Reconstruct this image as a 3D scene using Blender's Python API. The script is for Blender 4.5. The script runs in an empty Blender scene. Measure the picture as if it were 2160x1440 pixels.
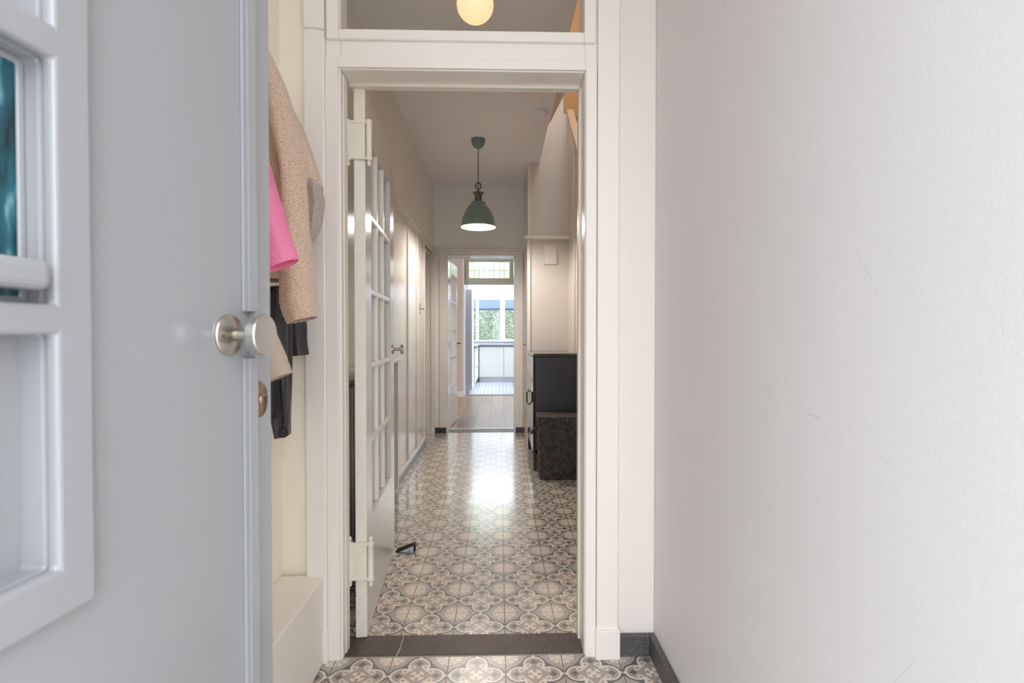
import bpy, bmesh, math, random
from mathutils import Vector, Matrix
random.seed(7)
S = bpy.context.scene
COL = S.collection

# ------------------------------------------------------------------ camera, sky, exposure
FPX, CAMZ = 1070.0, 1.156
YAW, PITCH = -math.atan(26.6 / FPX), -math.atan(16 / FPX)
cd = bpy.data.cameras.new('camera')
cam = bpy.data.objects.new('camera', cd); COL.objects.link(cam)
cd.sensor_width = 36.0; cd.lens = 36.0 * FPX / 2160.0
cd.clip_start = 0.02; cd.clip_end = 200
cd.dof.use_dof = True; cd.dof.focus_distance = 3.8; cd.dof.aperture_fstop = 7.0
cam.location = (0, 0, CAMZ)
cam.rotation_euler = (math.pi / 2 + PITCH, 0, YAW)
S.camera = cam
S.view_settings.view_transform = 'Standard'
S.view_settings.look = 'None'
S.view_settings.gamma = 1.0
S.view_settings.use_curve_mapping = False
S.view_settings.exposure = 0.62
S.cycles.use_denoising = True
S.cycles.max_bounces = 12; S.cycles.diffuse_bounces = 7; S.cycles.glossy_bounces = 6
S.cycles.transparent_max_bounces = 16; S.cycles.transmission_bounces = 8
S.cycles.sample_clamp_indirect = 6.0

W = bpy.data.worlds.new('sky'); S.world = W; W.use_nodes = True
wn, wl = W.node_tree.nodes, W.node_tree.links
bg = wn['Background']
tc = wn.new('ShaderNodeTexCoord'); sx = wn.new('ShaderNodeSeparateXYZ'); cr = wn.new('ShaderNodeValToRGB')
wl.new(tc.outputs['Generated'], sx.inputs[0]); wl.new(sx.outputs['Z'], cr.inputs[0]); wl.new(cr.outputs[0], bg.inputs[0])
e = cr.color_ramp.elements
e[0].position = 0.0; e[0].color = (0.66, 0.68, 0.70, 1)
e[1].position = 0.6; e[1].color = (0.86, 0.92, 1.0, 1)
bg.inputs[1].default_value = 4.3

sl = bpy.data.lights.new('sun', 'SUN'); sl.energy = 3.2; sl.angle = math.radians(25); sl.color = (1.0, 0.99, 0.97)
so_ = bpy.data.objects.new('sun', sl); COL.objects.link(so_)
so_.rotation_euler = (0, math.radians(30), 0)   # high, from the right-hand side of the house

def portal(loc, rot, sx_, sy_, name):
    l = bpy.data.lights.new(name, 'AREA'); l.shape = 'RECTANGLE'; l.size = sx_; l.size_y = sy_
    l.cycles.is_portal = True
    o = bpy.data.objects.new(name, l); COL.objects.link(o); o.location = loc; o.rotation_euler = rot
    return o
P2 = math.pi / 2
portal((0.0, -0.17, 1.35), (P2, 0, 0), 0.9, 2.7, 'doorway_daylight')      # faces +y (into the house)
portal((0.2, 12.78, 1.5), (-P2, 0, 0), 2.6, 1.1, 'kitchen_window_daylight')
portal((0.4, 11.2, 2.44), (0, 0, 0), 1.9, 2.9, 'added_kitchen_rooflight_daylight')  # kitchen rooflight is added to bring in daylight
portal((0.85, 2.85, 5.38), (0, 0, 0), 1.3, 1.5, 'added_stair_rooflight_daylight')  # stairwell rooflight is added to brighten the hall
portal((-2.95, 7.8, 1.5), (0, -P2, 0), 1.6, 2.0, 'added_living_opening_daylight')  # unseen side opening, added to brighten the living room

def point(loc, power, col, rad, name):
    l = bpy.data.lights.new(name, 'POINT'); l.energy = power; l.color = col; l.shadow_soft_size = rad
    o = bpy.data.objects.new(name, l); COL.objects.link(o); o.location = loc
    return o
ZC0 = 2.885
WARM = (1.0, 0.97, 0.93)
PEND = (-0.188, 4.545)
point((PEND[0], PEND[1], 2.16), 36, WARM, 0.045, 'pendant_bulb_light')
point((1.15, 4.9, 4.9), 20, (1.0, 0.88, 0.68), 0.1, 'landing_bulb_light')

# ------------------------------------------------------------------ helpers
def lin(c):
    c = c / 255.0
    return c / 12.92 if c <= 0.04045 else ((c + 0.055) / 1.055) ** 2.4
def rgb(r, g, b): return (lin(r), lin(g), lin(b), 1.0)

_cy, _sy, _cp, _sp = math.cos(YAW), math.sin(YAW), math.cos(PITCH), math.sin(PITCH)
_fw = Vector((-_sy * _cp, _cy * _cp, _sp)); _rt = Vector((_cy, _sy, 0)); _up = _rt.cross(_fw)
def at(px, py, Y):
    "point of the place seen at a pixel, at depth Y"
    r = _fw + _rt * ((px - 1080) / FPX) + _up * ((720 - py) / FPX)
    t = Y / r.y
    return Vector((r.x * t, Y, CAMZ + r.z * t))

MATS = {}
def mat(name, col, rough=0.5, metal=0.0, bump=0.0, bscale=200.0, var=0.0, vscale=3.0, spec=0.5, emit=None, coat=0.0, bdist=0.001, vcol=None):
    if name in MATS: return MATS[name]
    m = bpy.data.materials.new(name); m.use_nodes = True
    n, l = m.node_tree.nodes, m.node_tree.links
    p = n['Principled BSDF']
    p.inputs['Base Color'].default_value = col
    p.inputs['Roughness'].default_value = rough
    p.inputs['Metallic'].default_value = metal
    p.inputs['Specular IOR Level'].default_value = spec
    if coat: p.inputs['Coat Weight'].default_value = coat; p.inputs['Coat Roughness'].default_value = 0.08
    t = n.new('ShaderNodeTexCoord')
    if bump:
        z = n.new('ShaderNodeTexNoise'); z.inputs['Scale'].default_value = bscale; z.inputs['Detail'].default_value = 3
        b = n.new('ShaderNodeBump'); b.inputs['Strength'].default_value = bump; b.inputs['Distance'].default_value = bdist
        l.new(t.outputs['Object'], z.inputs['Vector']); l.new(z.outputs['Fac'], b.inputs['Height']); l.new(b.outputs[0], p.inputs['Normal'])
    if var:
        z = n.new('ShaderNodeTexNoise'); z.inputs['Scale'].default_value = vscale; z.inputs['Detail'].default_value = 5
        r = n.new('ShaderNodeValToRGB')
        l.new(t.outputs['Object'], z.inputs['Vector']); l.new(z.outputs['Fac'], r.inputs[0]); l.new(r.outputs[0], p.inputs['Base Color'])
        d = vcol if vcol else tuple(c * (1 - var) for c in col[:3]) + (1,)
        r.color_ramp.elements[0].position = 0.35; r.color_ramp.elements[0].color = d
        r.color_ramp.elements[1].position = 0.62; r.color_ramp.elements[1].color = col
    if emit:
        p.inputs['Emission Color'].default_value = emit[0]; p.inputs['Emission Strength'].default_value = emit[1]
    MATS[name] = m
    return m

# ------------------------------------------------------------------ node expressions (for the tile pattern)
class X:
    nt = None
    def __init__(s, sock): s.s = sock
    @staticmethod
    def op(kind, *a):
        n = X.nt.nodes.new('ShaderNodeMath'); n.operation = kind
        for i, v in enumerate(a):
            if isinstance(v, X): X.nt.links.new(v.s, n.inputs[i])
            else: n.inputs[i].default_value = float(v)
        return X(n.outputs[0])
    def __add__(a, b): return X.op('ADD', a, b)
    __radd__ = __add__
    def __sub__(a, b): return X.op('SUBTRACT', a, b)
    def __rsub__(a, b): return X.op('SUBTRACT', b, a)
    def __mul__(a, b): return X.op('MULTIPLY', a, b)
    __rmul__ = __mul__
    def __truediv__(a, b): return X.op('DIVIDE', a, b)
    def __lt__(a, b): return X.op('LESS_THAN', a, b)
    def __gt__(a, b): return X.op('GREATER_THAN', a, b)
    def __and__(a, b): return X.op('MULTIPLY', a, b)
    def __or__(a, b): return X.op('MAXIMUM', a, b)
def Abs(a): return X.op('ABSOLUTE', a)
def Max(a, b): return X.op('MAXIMUM', a, b)
def Min(a, b): return X.op('MINIMUM', a, b)
def Fr(a): return X.op('FRACT', a)
def Fl(a): return X.op('FLOOR', a)
def Sq(a): return X.op('SQRT', a)
def Cos(a): return X.op('COSINE', a)
def At2(a, b): return X.op('ARCTAN2', a, b)
def dist(a, b, ca, cb):
    da, db = a - ca, b - cb
    return Sq(da * da + db * db)

def glassmat(name, tint=(1, 1, 1, 1), rough=0.0, refl=1.0, ripple=0.0):
    m = bpy.data.materials.new(name); m.use_nodes = True
    n, l = m.node_tree.nodes, m.node_tree.links
    n.remove(n['Principled BSDF']); out = n['Material Output']
    tr = n.new('ShaderNodeBsdfTransparent'); tr.inputs[0].default_value = tint
    g = n.new('ShaderNodeBsdfGlossy'); g.inputs['Roughness'].default_value = rough
    X.nt = m.node_tree; gm = n.new('ShaderNodeNewGeometry'); dt = n.new('ShaderNodeVectorMath'); dt.operation = 'DOT_PRODUCT'
    l.new(gm.outputs['Normal'], dt.inputs[0]); l.new(gm.outputs['Incoming'], dt.inputs[1])
    f = X.op('POWER', 1.0 - Abs(X(dt.outputs['Value'])), 5.0) * (0.5 * refl) + 0.03 * refl
    mx = n.new('ShaderNodeMixShader')
    l.new(f.s, mx.inputs[0]); l.new(tr.outputs[0], mx.inputs[1]); l.new(g.outputs[0], mx.inputs[2]); l.new(mx.outputs[0], out.inputs[0])
    if ripple:
        t = n.new('ShaderNodeTexCoord'); z = n.new('ShaderNodeTexNoise'); z.inputs['Scale'].default_value = 30
        b = n.new('ShaderNodeBump'); b.inputs['Strength'].default_value = ripple; b.inputs['Distance'].default_value = 0.002
        l.new(t.outputs['Object'], z.inputs['Vector']); l.new(z.outputs['Fac'], b.inputs['Height']); l.new(b.outputs[0], g.inputs['Normal'])
    MATS[name] = m
    return m

def quad_box(bm, x0, x1, y0, y1, z0, z1):
    xs, ys, zs = sorted((x0, x1)), sorted((y0, y1)), sorted((z0, z1))
    v = [bm.verts.new((x, y, z)) for z in zs for y in ys for x in xs]
    for f in ((0, 2, 3, 1), (4, 5, 7, 6), (0, 1, 5, 4), (2, 6, 7, 3), (0, 4, 6, 2), (1, 3, 7, 5)):
        bm.faces.new([v[i] for i in f])

def link(name, bm, m, parent=None, bevel=0.0, seg=2, smooth=False):
    me = bpy.data.meshes.new(name)
    bmesh.ops.recalc_face_normals(bm, faces=bm.faces[:])
    bm.to_mesh(me); bm.free()
    for mm in (m if isinstance(m, (list, tuple)) else [m]): me.materials.append(mm)
    o = bpy.data.objects.new(name, me); COL.objects.link(o)
    if parent is not None: o.parent = parent
    if smooth:
        for p in me.polygons: p.use_smooth = True
    if bevel:
        b = o.modifiers.new('bevel', 'BEVEL'); b.width = bevel; b.segments = seg; b.limit_method = 'ANGLE'; b.angle_limit = 0.6
        b.harden_normals = False
    return o

def boxes(name, bl, m, parent=None, bevel=0.0, seg=2):
    bm = bmesh.new()
    for b in bl: quad_box(bm, *b)
    return link(name, bm, m, parent, bevel, seg)

def plate(name, x0, x1, y0, y1, z0, z1, holes, m, parent=None, bevel=0.0, seg=2):
    "slab in the yz plane from x0 to x1 with rectangular holes (y0, y1, z0, z1)"
    ys = sorted({y0, y1, *[h[0] for h in holes], *[h[1] for h in holes]}); zs_ = sorted({z0, z1, *[h[2] for h in holes], *[h[3] for h in holes]})
    bm = bmesh.new(); V = {}
    def v(x, y, z):
        k = (x, y, z)
        if k not in V: V[k] = bm.verts.new(k)
        return V[k]
    def solid(i, j):
        if i < 0 or j < 0 or i >= len(ys) - 1 or j >= len(zs_) - 1: return False
        cy_, cz_ = (ys[i] + ys[i + 1]) / 2, (zs_[j] + zs_[j + 1]) / 2
        return not any(h[0] < cy_ < h[1] and h[2] < cz_ < h[3] for h in holes)
    for i in range(len(ys) - 1):
        for j in range(len(zs_) - 1):
            if not solid(i, j): continue
            a, b, c, d = ys[i], ys[i + 1], zs_[j], zs_[j + 1]
            for x in (x0, x1): bm.faces.new([v(x, a, c), v(x, b, c), v(x, b, d), v(x, a, d)])
            if not solid(i - 1, j): bm.faces.new([v(x0, a, c), v(x1, a, c), v(x1, a, d), v(x0, a, d)])
            if not solid(i + 1, j): bm.faces.new([v(x0, b, c), v(x1, b, c), v(x1, b, d), v(x0, b, d)])
            if not solid(i, j - 1): bm.faces.new([v(x0, a, c), v(x1, a, c), v(x1, b, c), v(x0, b, c)])
            if not solid(i, j + 1): bm.faces.new([v(x0, a, d), v(x1, a, d), v(x1, b, d), v(x0, b, d)])
    return link(name, bm, m, parent, bevel, seg)

def prism(name, pts, axis, a, b, m, parent=None, bevel=0.0):
    "polygon of 2d points extruded along an axis (0 x, 1 y, 2 z)"
    bm = bmesh.new()
    def mk(p, t):
        q = list(p); q.insert(axis, t); return bm.verts.new(q)
    A = [mk(p, a) for p in pts]; B = [mk(p, b) for p in pts]
    bm.faces.new(A); bm.faces.new(B[::-1])
    n = len(pts)
    for i in range(n): bm.faces.new((A[i], A[(i + 1) % n], B[(i + 1) % n], B[i]))
    return link(name, bm, m, parent, bevel)

def lathe_bm(bm, prof, segs=40, M=Matrix(), close=False):
    rings = []
    for r, z in prof:
        if r < 1e-6: rings.append([bm.verts.new(M @ Vector((0, 0, z)))])
        else: rings.append([bm.verts.new(M @ Vector((r * math.cos(2 * math.pi * i / segs), r * math.sin(2 * math.pi * i / segs), z))) for i in range(segs)])
    for A, B in zip(rings, rings[1:]):
        for i in range(segs):
            j = (i + 1) % segs
            if len(A) == 1 and len(B) == 1: continue
            if len(A) == 1: bm.faces.new((A[0], B[i], B[j]))
            elif len(B) == 1: bm.faces.new((A[i], A[j], B[0]))
            else: bm.faces.new((A[i], A[j], B[j], B[i]))
def lathe(name, prof, m, parent=None, loc=(0, 0, 0), rot=None, segs=40, sharp=True, ang=40):
    bm = bmesh.new(); lathe_bm(bm, prof, segs)
    o = link(name, bm, m, parent, smooth=True)
    o.location = loc
    if rot: o.rotation_euler = rot
    if sharp:
        e = o.modifiers.new('split', 'EDGE_SPLIT'); e.split_angle = math.radians(ang)
    return o

def tube_bm(bm, pts, r, segs=10, cyclic=False, cap=True):
    pts = [Vector(p) for p in pts]; n = len(pts); rings = []
    prev = None
    for i, p in enumerate(pts):
        a = pts[(i - 1) % n] if (i > 0 or cyclic) else p
        b = pts[(i + 1) % n] if (i < n - 1 or cyclic) else p
        t = (b - a).normalized()
        if prev is None:
            u = t.orthogonal().normalized()
        else:
            u = (prev - t * prev.dot(t)).normalized()
        prev = u; w = t.cross(u)
        rr = r[i] if isinstance(r, (list, tuple)) else r
        rings.append([bm.verts.new(p + (u * math.cos(2 * math.pi * k / segs) + w * math.sin(2 * math.pi * k / segs)) * rr) for k in range(segs)])
    m_ = n if cyclic else n - 1
    for i in range(m_):
        A, B = rings[i], rings[(i + 1) % n]
        for k in range(segs):
            j = (k + 1) % segs
            bm.faces.new((A[k], A[j], B[j], B[k]))
    if cap and not cyclic:
        bm.faces.new(rings[0][::-1]); bm.faces.new(rings[-1])
def tube(name, pts, r, m, parent=None, segs=10, cyclic=False):
    bm = bmesh.new(); tube_bm(bm, pts, r, segs, cyclic)
    return link(name, bm, m, parent, smooth=True)

def tag(o, label, cat=None, group=None, kind=None):
    if label: o['label'] = label
    if cat: o['category'] = cat
    if group: o['group'] = group
    if kind: o['kind'] = kind
    return o
def st(o, label, cat): return tag(o, label, cat, kind='structure')
def empty(name, loc=(0, 0, 0), rz=0.0):
    o = bpy.data.objects.new(name, None); COL.objects.link(o)
    o.location = loc; o.rotation_euler = (0, 0, rz); o.empty_display_size = 0.05
    return o

def mixc(nt, fac, a, b):
    n = nt.nodes.new('ShaderNodeMix'); n.data_type = 'RGBA'
    nt.links.new(fac.s if isinstance(fac, X) else fac, n.inputs[0])
    for i, v in ((6, a), (7, b)):
        if isinstance(v, tuple): n.inputs[i].default_value = v
        else: nt.links.new(v, n.inputs[i])
    return n.outputs[2]

def tile_material(name, ox, oy, size=0.2, rough=0.13, coat_ior=1.85):
    m = bpy.data.materials.new(name); m.use_nodes = True
    nt = m.node_tree; n, l = nt.nodes, nt.links; X.nt = nt
    p = n['Principled BSDF']
    t = n.new('ShaderNodeTexCoord'); s = n.new('ShaderNodeSeparateXYZ'); l.new(t.outputs['Object'], s.inputs[0])
    wob = n.new('ShaderNodeTexNoise'); wob.inputs['Scale'].default_value = 2.0; l.new(t.outputs['Object'], wob.inputs['Vector'])
    u = (X(s.outputs[0]) - ox) / size; v = (X(s.outputs[1]) - oy) / size
    px, py = (Fr(u) - 0.5) * 2.0, (Fr(v) - 0.5) * 2.0
    ax, ay = Abs(px), Abs(py)
    a, b = Max(ax, ay), Min(ax, ay)
    cx, cy = 1.0 - ax, 1.0 - ay
    CREAM, MAUVE, GREEN, GROUT = rgb(226, 216, 200), rgb(167, 152, 142), rgb(90, 99, 94), rgb(118, 96, 80)
    PALE = rgb(178, 167, 157)
    dl = dist(a, b * 1.12, 0.5, 0.0)
    inside = (dl < 0.425) | (a < 0.36)
    band = ((dl > 0.35) & (dl < 0.425) & (a > 0.30)) | ((a > 0.90) & (b < 0.06))
    corner = (dl > 0.500) & ((cx + cy) < 0.93)
    r = Sq(cx * cx + cy * cy); th = At2(cy, cx); c12 = Cos(th * 12.0)
    flower = (r < (c12 * 0.018 + 0.475)) & (1.0 - ((c12 < -0.84) & (r > 0.20)))
    ds = dist(a, b, 0.435, 0.21)
    scroll = ((ds > 0.066) & (ds < 0.122) & (1.0 - ((b < 0.17) & (a < 0.42)))) | (dist(a, b, 0.405, 0.165) < 0.036)
    stem = (Abs(a - b) < 0.05) & (a > 0.25) & (a < 0.37)
    e_, f_ = (a - b) * 0.7071, (a + b) * 0.7071
    cross = ((e_ < 0.038) & (f_ > 0.06) & (f_ < 0.22)) | (dist(a, b, 0.145, 0.145) < 0.055) | (dist(a, b, 0.195, 0.085) < 0.042) | (b + a < 0.10)
    da = Abs(a - 0.64)
    dia = ((Min(da, b) < 0.042) & (Max(da, b) < 0.125)) | (da + b < 0.12)
    c = mixc(nt, corner, GREEN, PALE)
    c = mixc(nt, flower, c, CREAM)
    c = mixc(nt, inside, c, MAUVE)
    c = mixc(nt, cross | scroll | stem | band, c, CREAM)
    c = mixc(nt, dia & inside, c, GREEN)
    # each tile slightly different in tone
    wn_ = n.new('ShaderNodeTexWhiteNoise'); wn_.noise_dimensions = '2D'
    cb = n.new('ShaderNodeCombineXYZ'); l.new(Fl(u).s, cb.inputs[0]); l.new(Fl(v).s, cb.inputs[1]); l.new(cb.outputs[0], wn_.inputs['Vector'])
    hv = n.new('ShaderNodeHueSaturation'); l.new(c, hv.inputs['Color']); l.new((X(wn_.outputs['Value']) * 0.10 + 0.95).s, hv.inputs['Value'])
    grout = (cx < 0.018) | (cy < 0.010)
    c = mixc(nt, grout, hv.outputs[0], GROUT)
    l.new(c, p.inputs['Base Color'])
    fine = n.new('ShaderNodeTexNoise'); fine.inputs['Scale'].default_value = 90; fine.inputs['Detail'].default_value = 3
    l.new(t.outputs['Object'], fine.inputs['Vector'])
    h = X(fine.outputs['Fac']) * 0.12 + (1.0 - grout) * 1.0
    bp = n.new('ShaderNodeBump'); bp.inputs['Strength'].default_value = 0.25; bp.inputs['Distance'].default_value = 0.001
    l.new(h.s, bp.inputs['Height']); l.new(bp.outputs[0], p.inputs['Normal'])
    l.new((grout * 0.5 + 0.32).s, p.inputs['Roughness'])
    p.inputs['Coat Weight'].default_value = 1.0; p.inputs['Coat IOR'].default_value = coat_ior; p.inputs['Coat Roughness'].default_value = rough * 1.1
    return m

def small_tiles(name, size, col, col2, grout, rough=0.2):
    m = bpy.data.materials.new(name); m.use_nodes = True
    nt = m.node_tree; n, l = nt.nodes, nt.links; X.nt = nt
    p = n['Principled BSDF']
    t = n.new('ShaderNodeTexCoord'); s = n.new('ShaderNodeSeparateXYZ'); l.new(t.outputs['Object'], s.inputs[0])
    u, v = X(s.outputs[0]) / size, X(s.outputs[1]) / size
    ax, ay = Abs((Fr(u) - 0.5) * 2.0), Abs((Fr(v) - 0.5) * 2.0)
    dd = (ax + ay)
    c = mixc(nt, (dd < 0.5) | (dd > 1.6), col, col2)
    c = mixc(nt, (ax > 0.95) | (ay > 0.95), c, grout)
    l.new(c, p.inputs['Base Color']); p.inputs['Roughness'].default_value = rough
    return m

def plank_material():
    m = bpy.data.materials.new('oak planks'); m.use_nodes = True
    nt = m.node_tree; n, l = nt.nodes, nt.links; X.nt = nt
    p = n['Principled BSDF']
    t = n.new('ShaderNodeTexCoord'); s = n.new('ShaderNodeSeparateXYZ'); l.new(t.outputs['Object'], s.inputs[0])
    u = (X(s.outputs[0]) + 0.13) / 0.195
    row = Fl(u)
    v = (X(s.outputs[1]) + row * 0.73) / 1.9
    wn_ = n.new('ShaderNodeTexWhiteNoise'); wn_.noise_dimensions = '2D'
    cb = n.new('ShaderNodeCombineXYZ'); l.new(row.s, cb.inputs[0]); l.new(Fl(v).s, cb.inputs[1]); l.new(cb.outputs[0], wn_.inputs['Vector'])
    mp = n.new('ShaderNodeMapping'); mp.inputs['Scale'].default_value = (22, 1.6, 1); l.new(t.outputs['Object'], mp.inputs[0])
    nz = n.new('ShaderNodeTexNoise'); nz.inputs['Scale'].default_value = 3; nz.inputs['Detail'].default_value = 6; l.new(mp.outputs[0], nz.inputs['Vector'])
    f = X(wn_.outputs['Value']) * 0.5 + X(nz.outputs['Fac']) * 0.5
    c = mixc(nt, f, rgb(120, 98, 80), rgb(176, 152, 130))
    fu, fv = Abs((Fr(u) - 0.5) * 2.0), Abs((Fr(v) - 0.5) * 2.0)
    c = mixc(nt, (fu > 0.975) | (fv > 0.9975), c, rgb(60, 48, 40))
    l.new(c, p.inputs['Base Color']); p.inputs['Roughness'].default_value = 0.32
    return m

def stone_material(name, base, speck, rough=0.45, crack=False):
    m = bpy.data.materials.new(name); m.use_nodes = True
    nt = m.node_tree; n, l = nt.nodes, nt.links; X.nt = nt
    p = n['Principled BSDF']; t = n.new('ShaderNodeTexCoord')
    nz = n.new('ShaderNodeTexNoise'); nz.inputs['Scale'].default_value = 300; nz.inputs['Detail'].default_value = 2; l.new(t.outputs['Object'], nz.inputs['Vector'])
    n2 = n.new('ShaderNodeTexNoise'); n2.inputs['Scale'].default_value = 9; n2.inputs['Detail'].default_value = 5; l.new(t.outputs['Object'], n2.inputs['Vector'])
    r = n.new('ShaderNodeValToRGB'); l.new(nz.outputs['Fac'], r.inputs[0])
    r.color_ramp.elements[0].position = 0.56; r.color_ramp.elements[0].color = base
    r.color_ramp.elements[1].position = 0.74; r.color_ramp.elements[1].color = speck
    c = mixc(nt, n2.outputs['Fac'], tuple(x * 0.7 for x in base[:3]) + (1,), r.outputs[0])
    if crack:
        s = n.new('ShaderNodeSeparateXYZ'); l.new(t.outputs['Object'], s.inputs[0])
        xx, yy = X(s.outputs[0]), X(s.outputs[1])
        ln = Abs(xx + 0.365 - (yy - 1.87) * 0.06 - (X(n2.outputs['Fac']) - 0.5) * 0.03) < 0.0011
        c = mixc(nt, ln, c, rgb(200, 190, 175))
    l.new(c, p.inputs['Base Color']); p.inputs['Roughness'].default_value = rough
    b = n.new('ShaderNodeBump'); b.inputs['Strength'].default_value = 0.2; b.inputs['Distance'].default_value = 0.001
    l.new(nz.outputs['Fac'], b.inputs['Height']); l.new(b.outputs[0], p.inputs['Normal'])
    return m

# ------------------------------------------------------------------ materials
M_WALL = mat('white plaster', rgb(229, 227, 227), 0.6, bump=0.35, bscale=170, bdist=0.0012, var=0.035, vscale=1.6)
M_CREAM = mat('cream paint', rgb(253, 245, 229), 0.45, bump=0.12, bscale=60, var=0.03, vscale=4)
M_TRIM = mat('white gloss paint', rgb(247, 240, 232), 0.24, bump=0.10, bscale=45, bdist=0.0015)
M_TRIMH = mat('hall gloss paint', rgb(222, 217, 210), 0.20, bump=0.10, bscale=30, bdist=0.002)
M_HALL = mat('hall wall paint', rgb(226, 225, 223), 0.6, bump=0.2, bscale=150)
M_CEIL = mat('ceiling paint', rgb(234, 232, 234), 0.7, bump=0.1, bscale=120)
M_DOOR = mat('grey blue gloss paint', rgb(155, 155, 157), 0.22, bump=0.10, bscale=45, bdist=0.0015, coat=0.2)
M_DOORP = mat('grey blue paint in panel', rgb(155, 155, 157), 0.4, bump=0.25, bscale=9, bdist=0.006)
M_OLD = mat('worn white paint', rgb(240, 234, 222), 0.35, bump=0.4, bscale=70, bdist=0.002, var=0.22, vscale=26, vcol=rgb(238, 229, 214))
M_STEEL = mat('satin nickel', rgb(196, 190, 180), 0.28, 1.0, bump=0.05, bscale=500)
M_CHROME = mat('polished nickel', rgb(206, 202, 196), 0.17, 1.0, bump=0.03, bscale=600)
M_SCREW = mat('screw head', rgb(128, 116, 98), 0.4, 0.9)
M_BRASS = mat('worn brass plate', rgb(170, 150, 125), 0.35, 1.0)
M_DARK = mat('dark recess', rgb(28, 26, 25), 0.7)
M_GREEN = mat('sage enamel', rgb(112, 132, 127), 0.32, bump=0.05, bscale=300, coat=0.1)
M_BRONZE = mat('bronze metal', rgb(104, 92, 82), 0.4, 0.8)
M_INNER = mat('enamel lining with lamp glow tint', rgb(200, 148, 80), 0.5)  # white enamel with the warm lamp glow mixed into its colour
M_BLACK = mat('black cable', rgb(30, 28, 27), 0.5)
M_OPAL = mat('opal glass lit', rgb(250, 235, 215), 0.25, emit=((1.0, 0.66, 0.33, 1), 0.62))
M_BULB = mat('bulb lit', rgb(255, 240, 220), 0.3, emit=((1.0, 0.8, 0.5, 1), 2.5))
M_PLASTIC = mat('white plastic', rgb(238, 236, 246), 0.4)
M_LOCKER = mat('black powder coat', rgb(46, 46, 50), 0.33, bump=0.5, bscale=900, bdist=0.0006)
M_LOCKERF = mat('black locker door paint', rgb(48, 48, 52), 0.10, spec=0.9)
M_LAC = mat('kitchen white front', rgb(214, 217, 214), 0.35)
M_TALL = mat('kitchen tall unit', rgb(192, 202, 222), 0.35)
M_PVC = mat('white window pvc', rgb(238, 240, 244), 0.3)
M_TOP = mat('grey worktop', rgb(150, 155, 165), 0.3)
M_WARMLIT = mat('stairwell wall', rgb(176, 142, 96), 0.6)  # warm lamp light of the landing put into the wall colour
M_TREAD = mat('stair wood', rgb(150, 112, 74), 0.4, var=0.3, vscale=8)
M_GLASS = glassmat('clear glass', (0.97, 0.98, 0.97, 1))
M_GLASSR = glassmat('rippled glass', (0.93, 0.95, 0.93, 1), 0.03, ripple=0.4)
M_LEADG = glassmat('pale green leaded glass', (0.72, 0.80, 0.60, 1))
M_LEADW = glassmat('clear leaded glass', (0.97, 1.0, 0.96, 1))
M_LEAD = mat('lead came', rgb(62, 66, 64), 0.5, 0.5)
def scuffed(m):
    nt = m.node_tree; n, l = nt.nodes, nt.links; X.nt = nt; p = n['Principled BSDF']
    src = p.inputs['Base Color'].links[0].from_socket
    t = n.new('ShaderNodeTexCoord'); s = n.new('ShaderNodeSeparateXYZ'); l.new(t.outputs['Object'], s.inputs[0])
    nz = n.new('ShaderNodeTexNoise'); nz.inputs['Scale'].default_value = 25; nz.inputs['Detail'].default_value = 4; l.new(t.outputs['Object'], nz.inputs['Vector'])
    nf = X(nz.outputs['Fac'])
    y, z = X(s.outputs[1]), X(s.outputs[2])
    tot = None
    for (y0, z0, y1, z1, w, a, bow) in [(1.058, 1.045, 0.872, 1.010, .0012, .40, .010), (0.80, 1.00, 0.71, 0.97, .0010, .22, .004), (1.20, 1.44, 1.17, 1.36, .0010, .25, 0), (0.93, 0.90, 0.86, 0.86, .0012, .20, .003),
                                     (0.78, 1.28, 0.74, 1.22, .0010, .22, 0), (1.12, 0.80, 1.02, 0.79, .0010, .18, .004), (1.265, 1.972, 1.263, 1.974, .0090, .22, 0), (0.70, 0.66, 0.66, 0.72, .0010, .18, 0), (1.34, 1.08, 1.33, 1.04, .0012, .2, 0)]:
        dy, dz = y1 - y0, z1 - z0; L = math.hypot(dy, dz)
        q = X.op('MINIMUM', X.op('MAXIMUM', ((y - y0) * dy + (z - z0) * dz) / (L * L), 0.0), 1.0)
        ex = y - y0 - q * dy; ez = z - z0 - q * dz + (q * (1.0 - q)) * (4 * bow)
        d = Sq(ex * ex + ez * ez)
        k = ((d < w) & (nf > 0.42)) * (a * 0.6)
        tot = k if tot is None else Max(tot, k)
    c = mixc(nt, tot, src, rgb(120, 120, 122))
    l.new(c, p.inputs['Base Color'])
scuffed(M_WALL)
T_HALL = tile_material('patterned cement tile', 0.021, 2.089)
T_VEST = tile_material('patterned cement tile front', 0.021, 1.806, rough=0.3, coat_ior=1.4)
M_STONE = stone_material('worn dark stone', rgb(80, 67, 60), rgb(196, 186, 174), 0.5, crack=True)
M_SKIRT = stone_material('speckled stone skirting', rgb(84, 80, 80), rgb(190, 188, 188), 0.4)
M_SKIRTD = stone_material('black stone skirting', rgb(40, 38, 40), rgb(80, 78, 80), 0.4)
M_SKIRTG = mat('grey tile skirting', rgb(112, 116, 118), 0.3)
M_GROUT = mat('cement strip', rgb(168, 158, 142), 0.9, bump=0.6, bscale=300)

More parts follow.
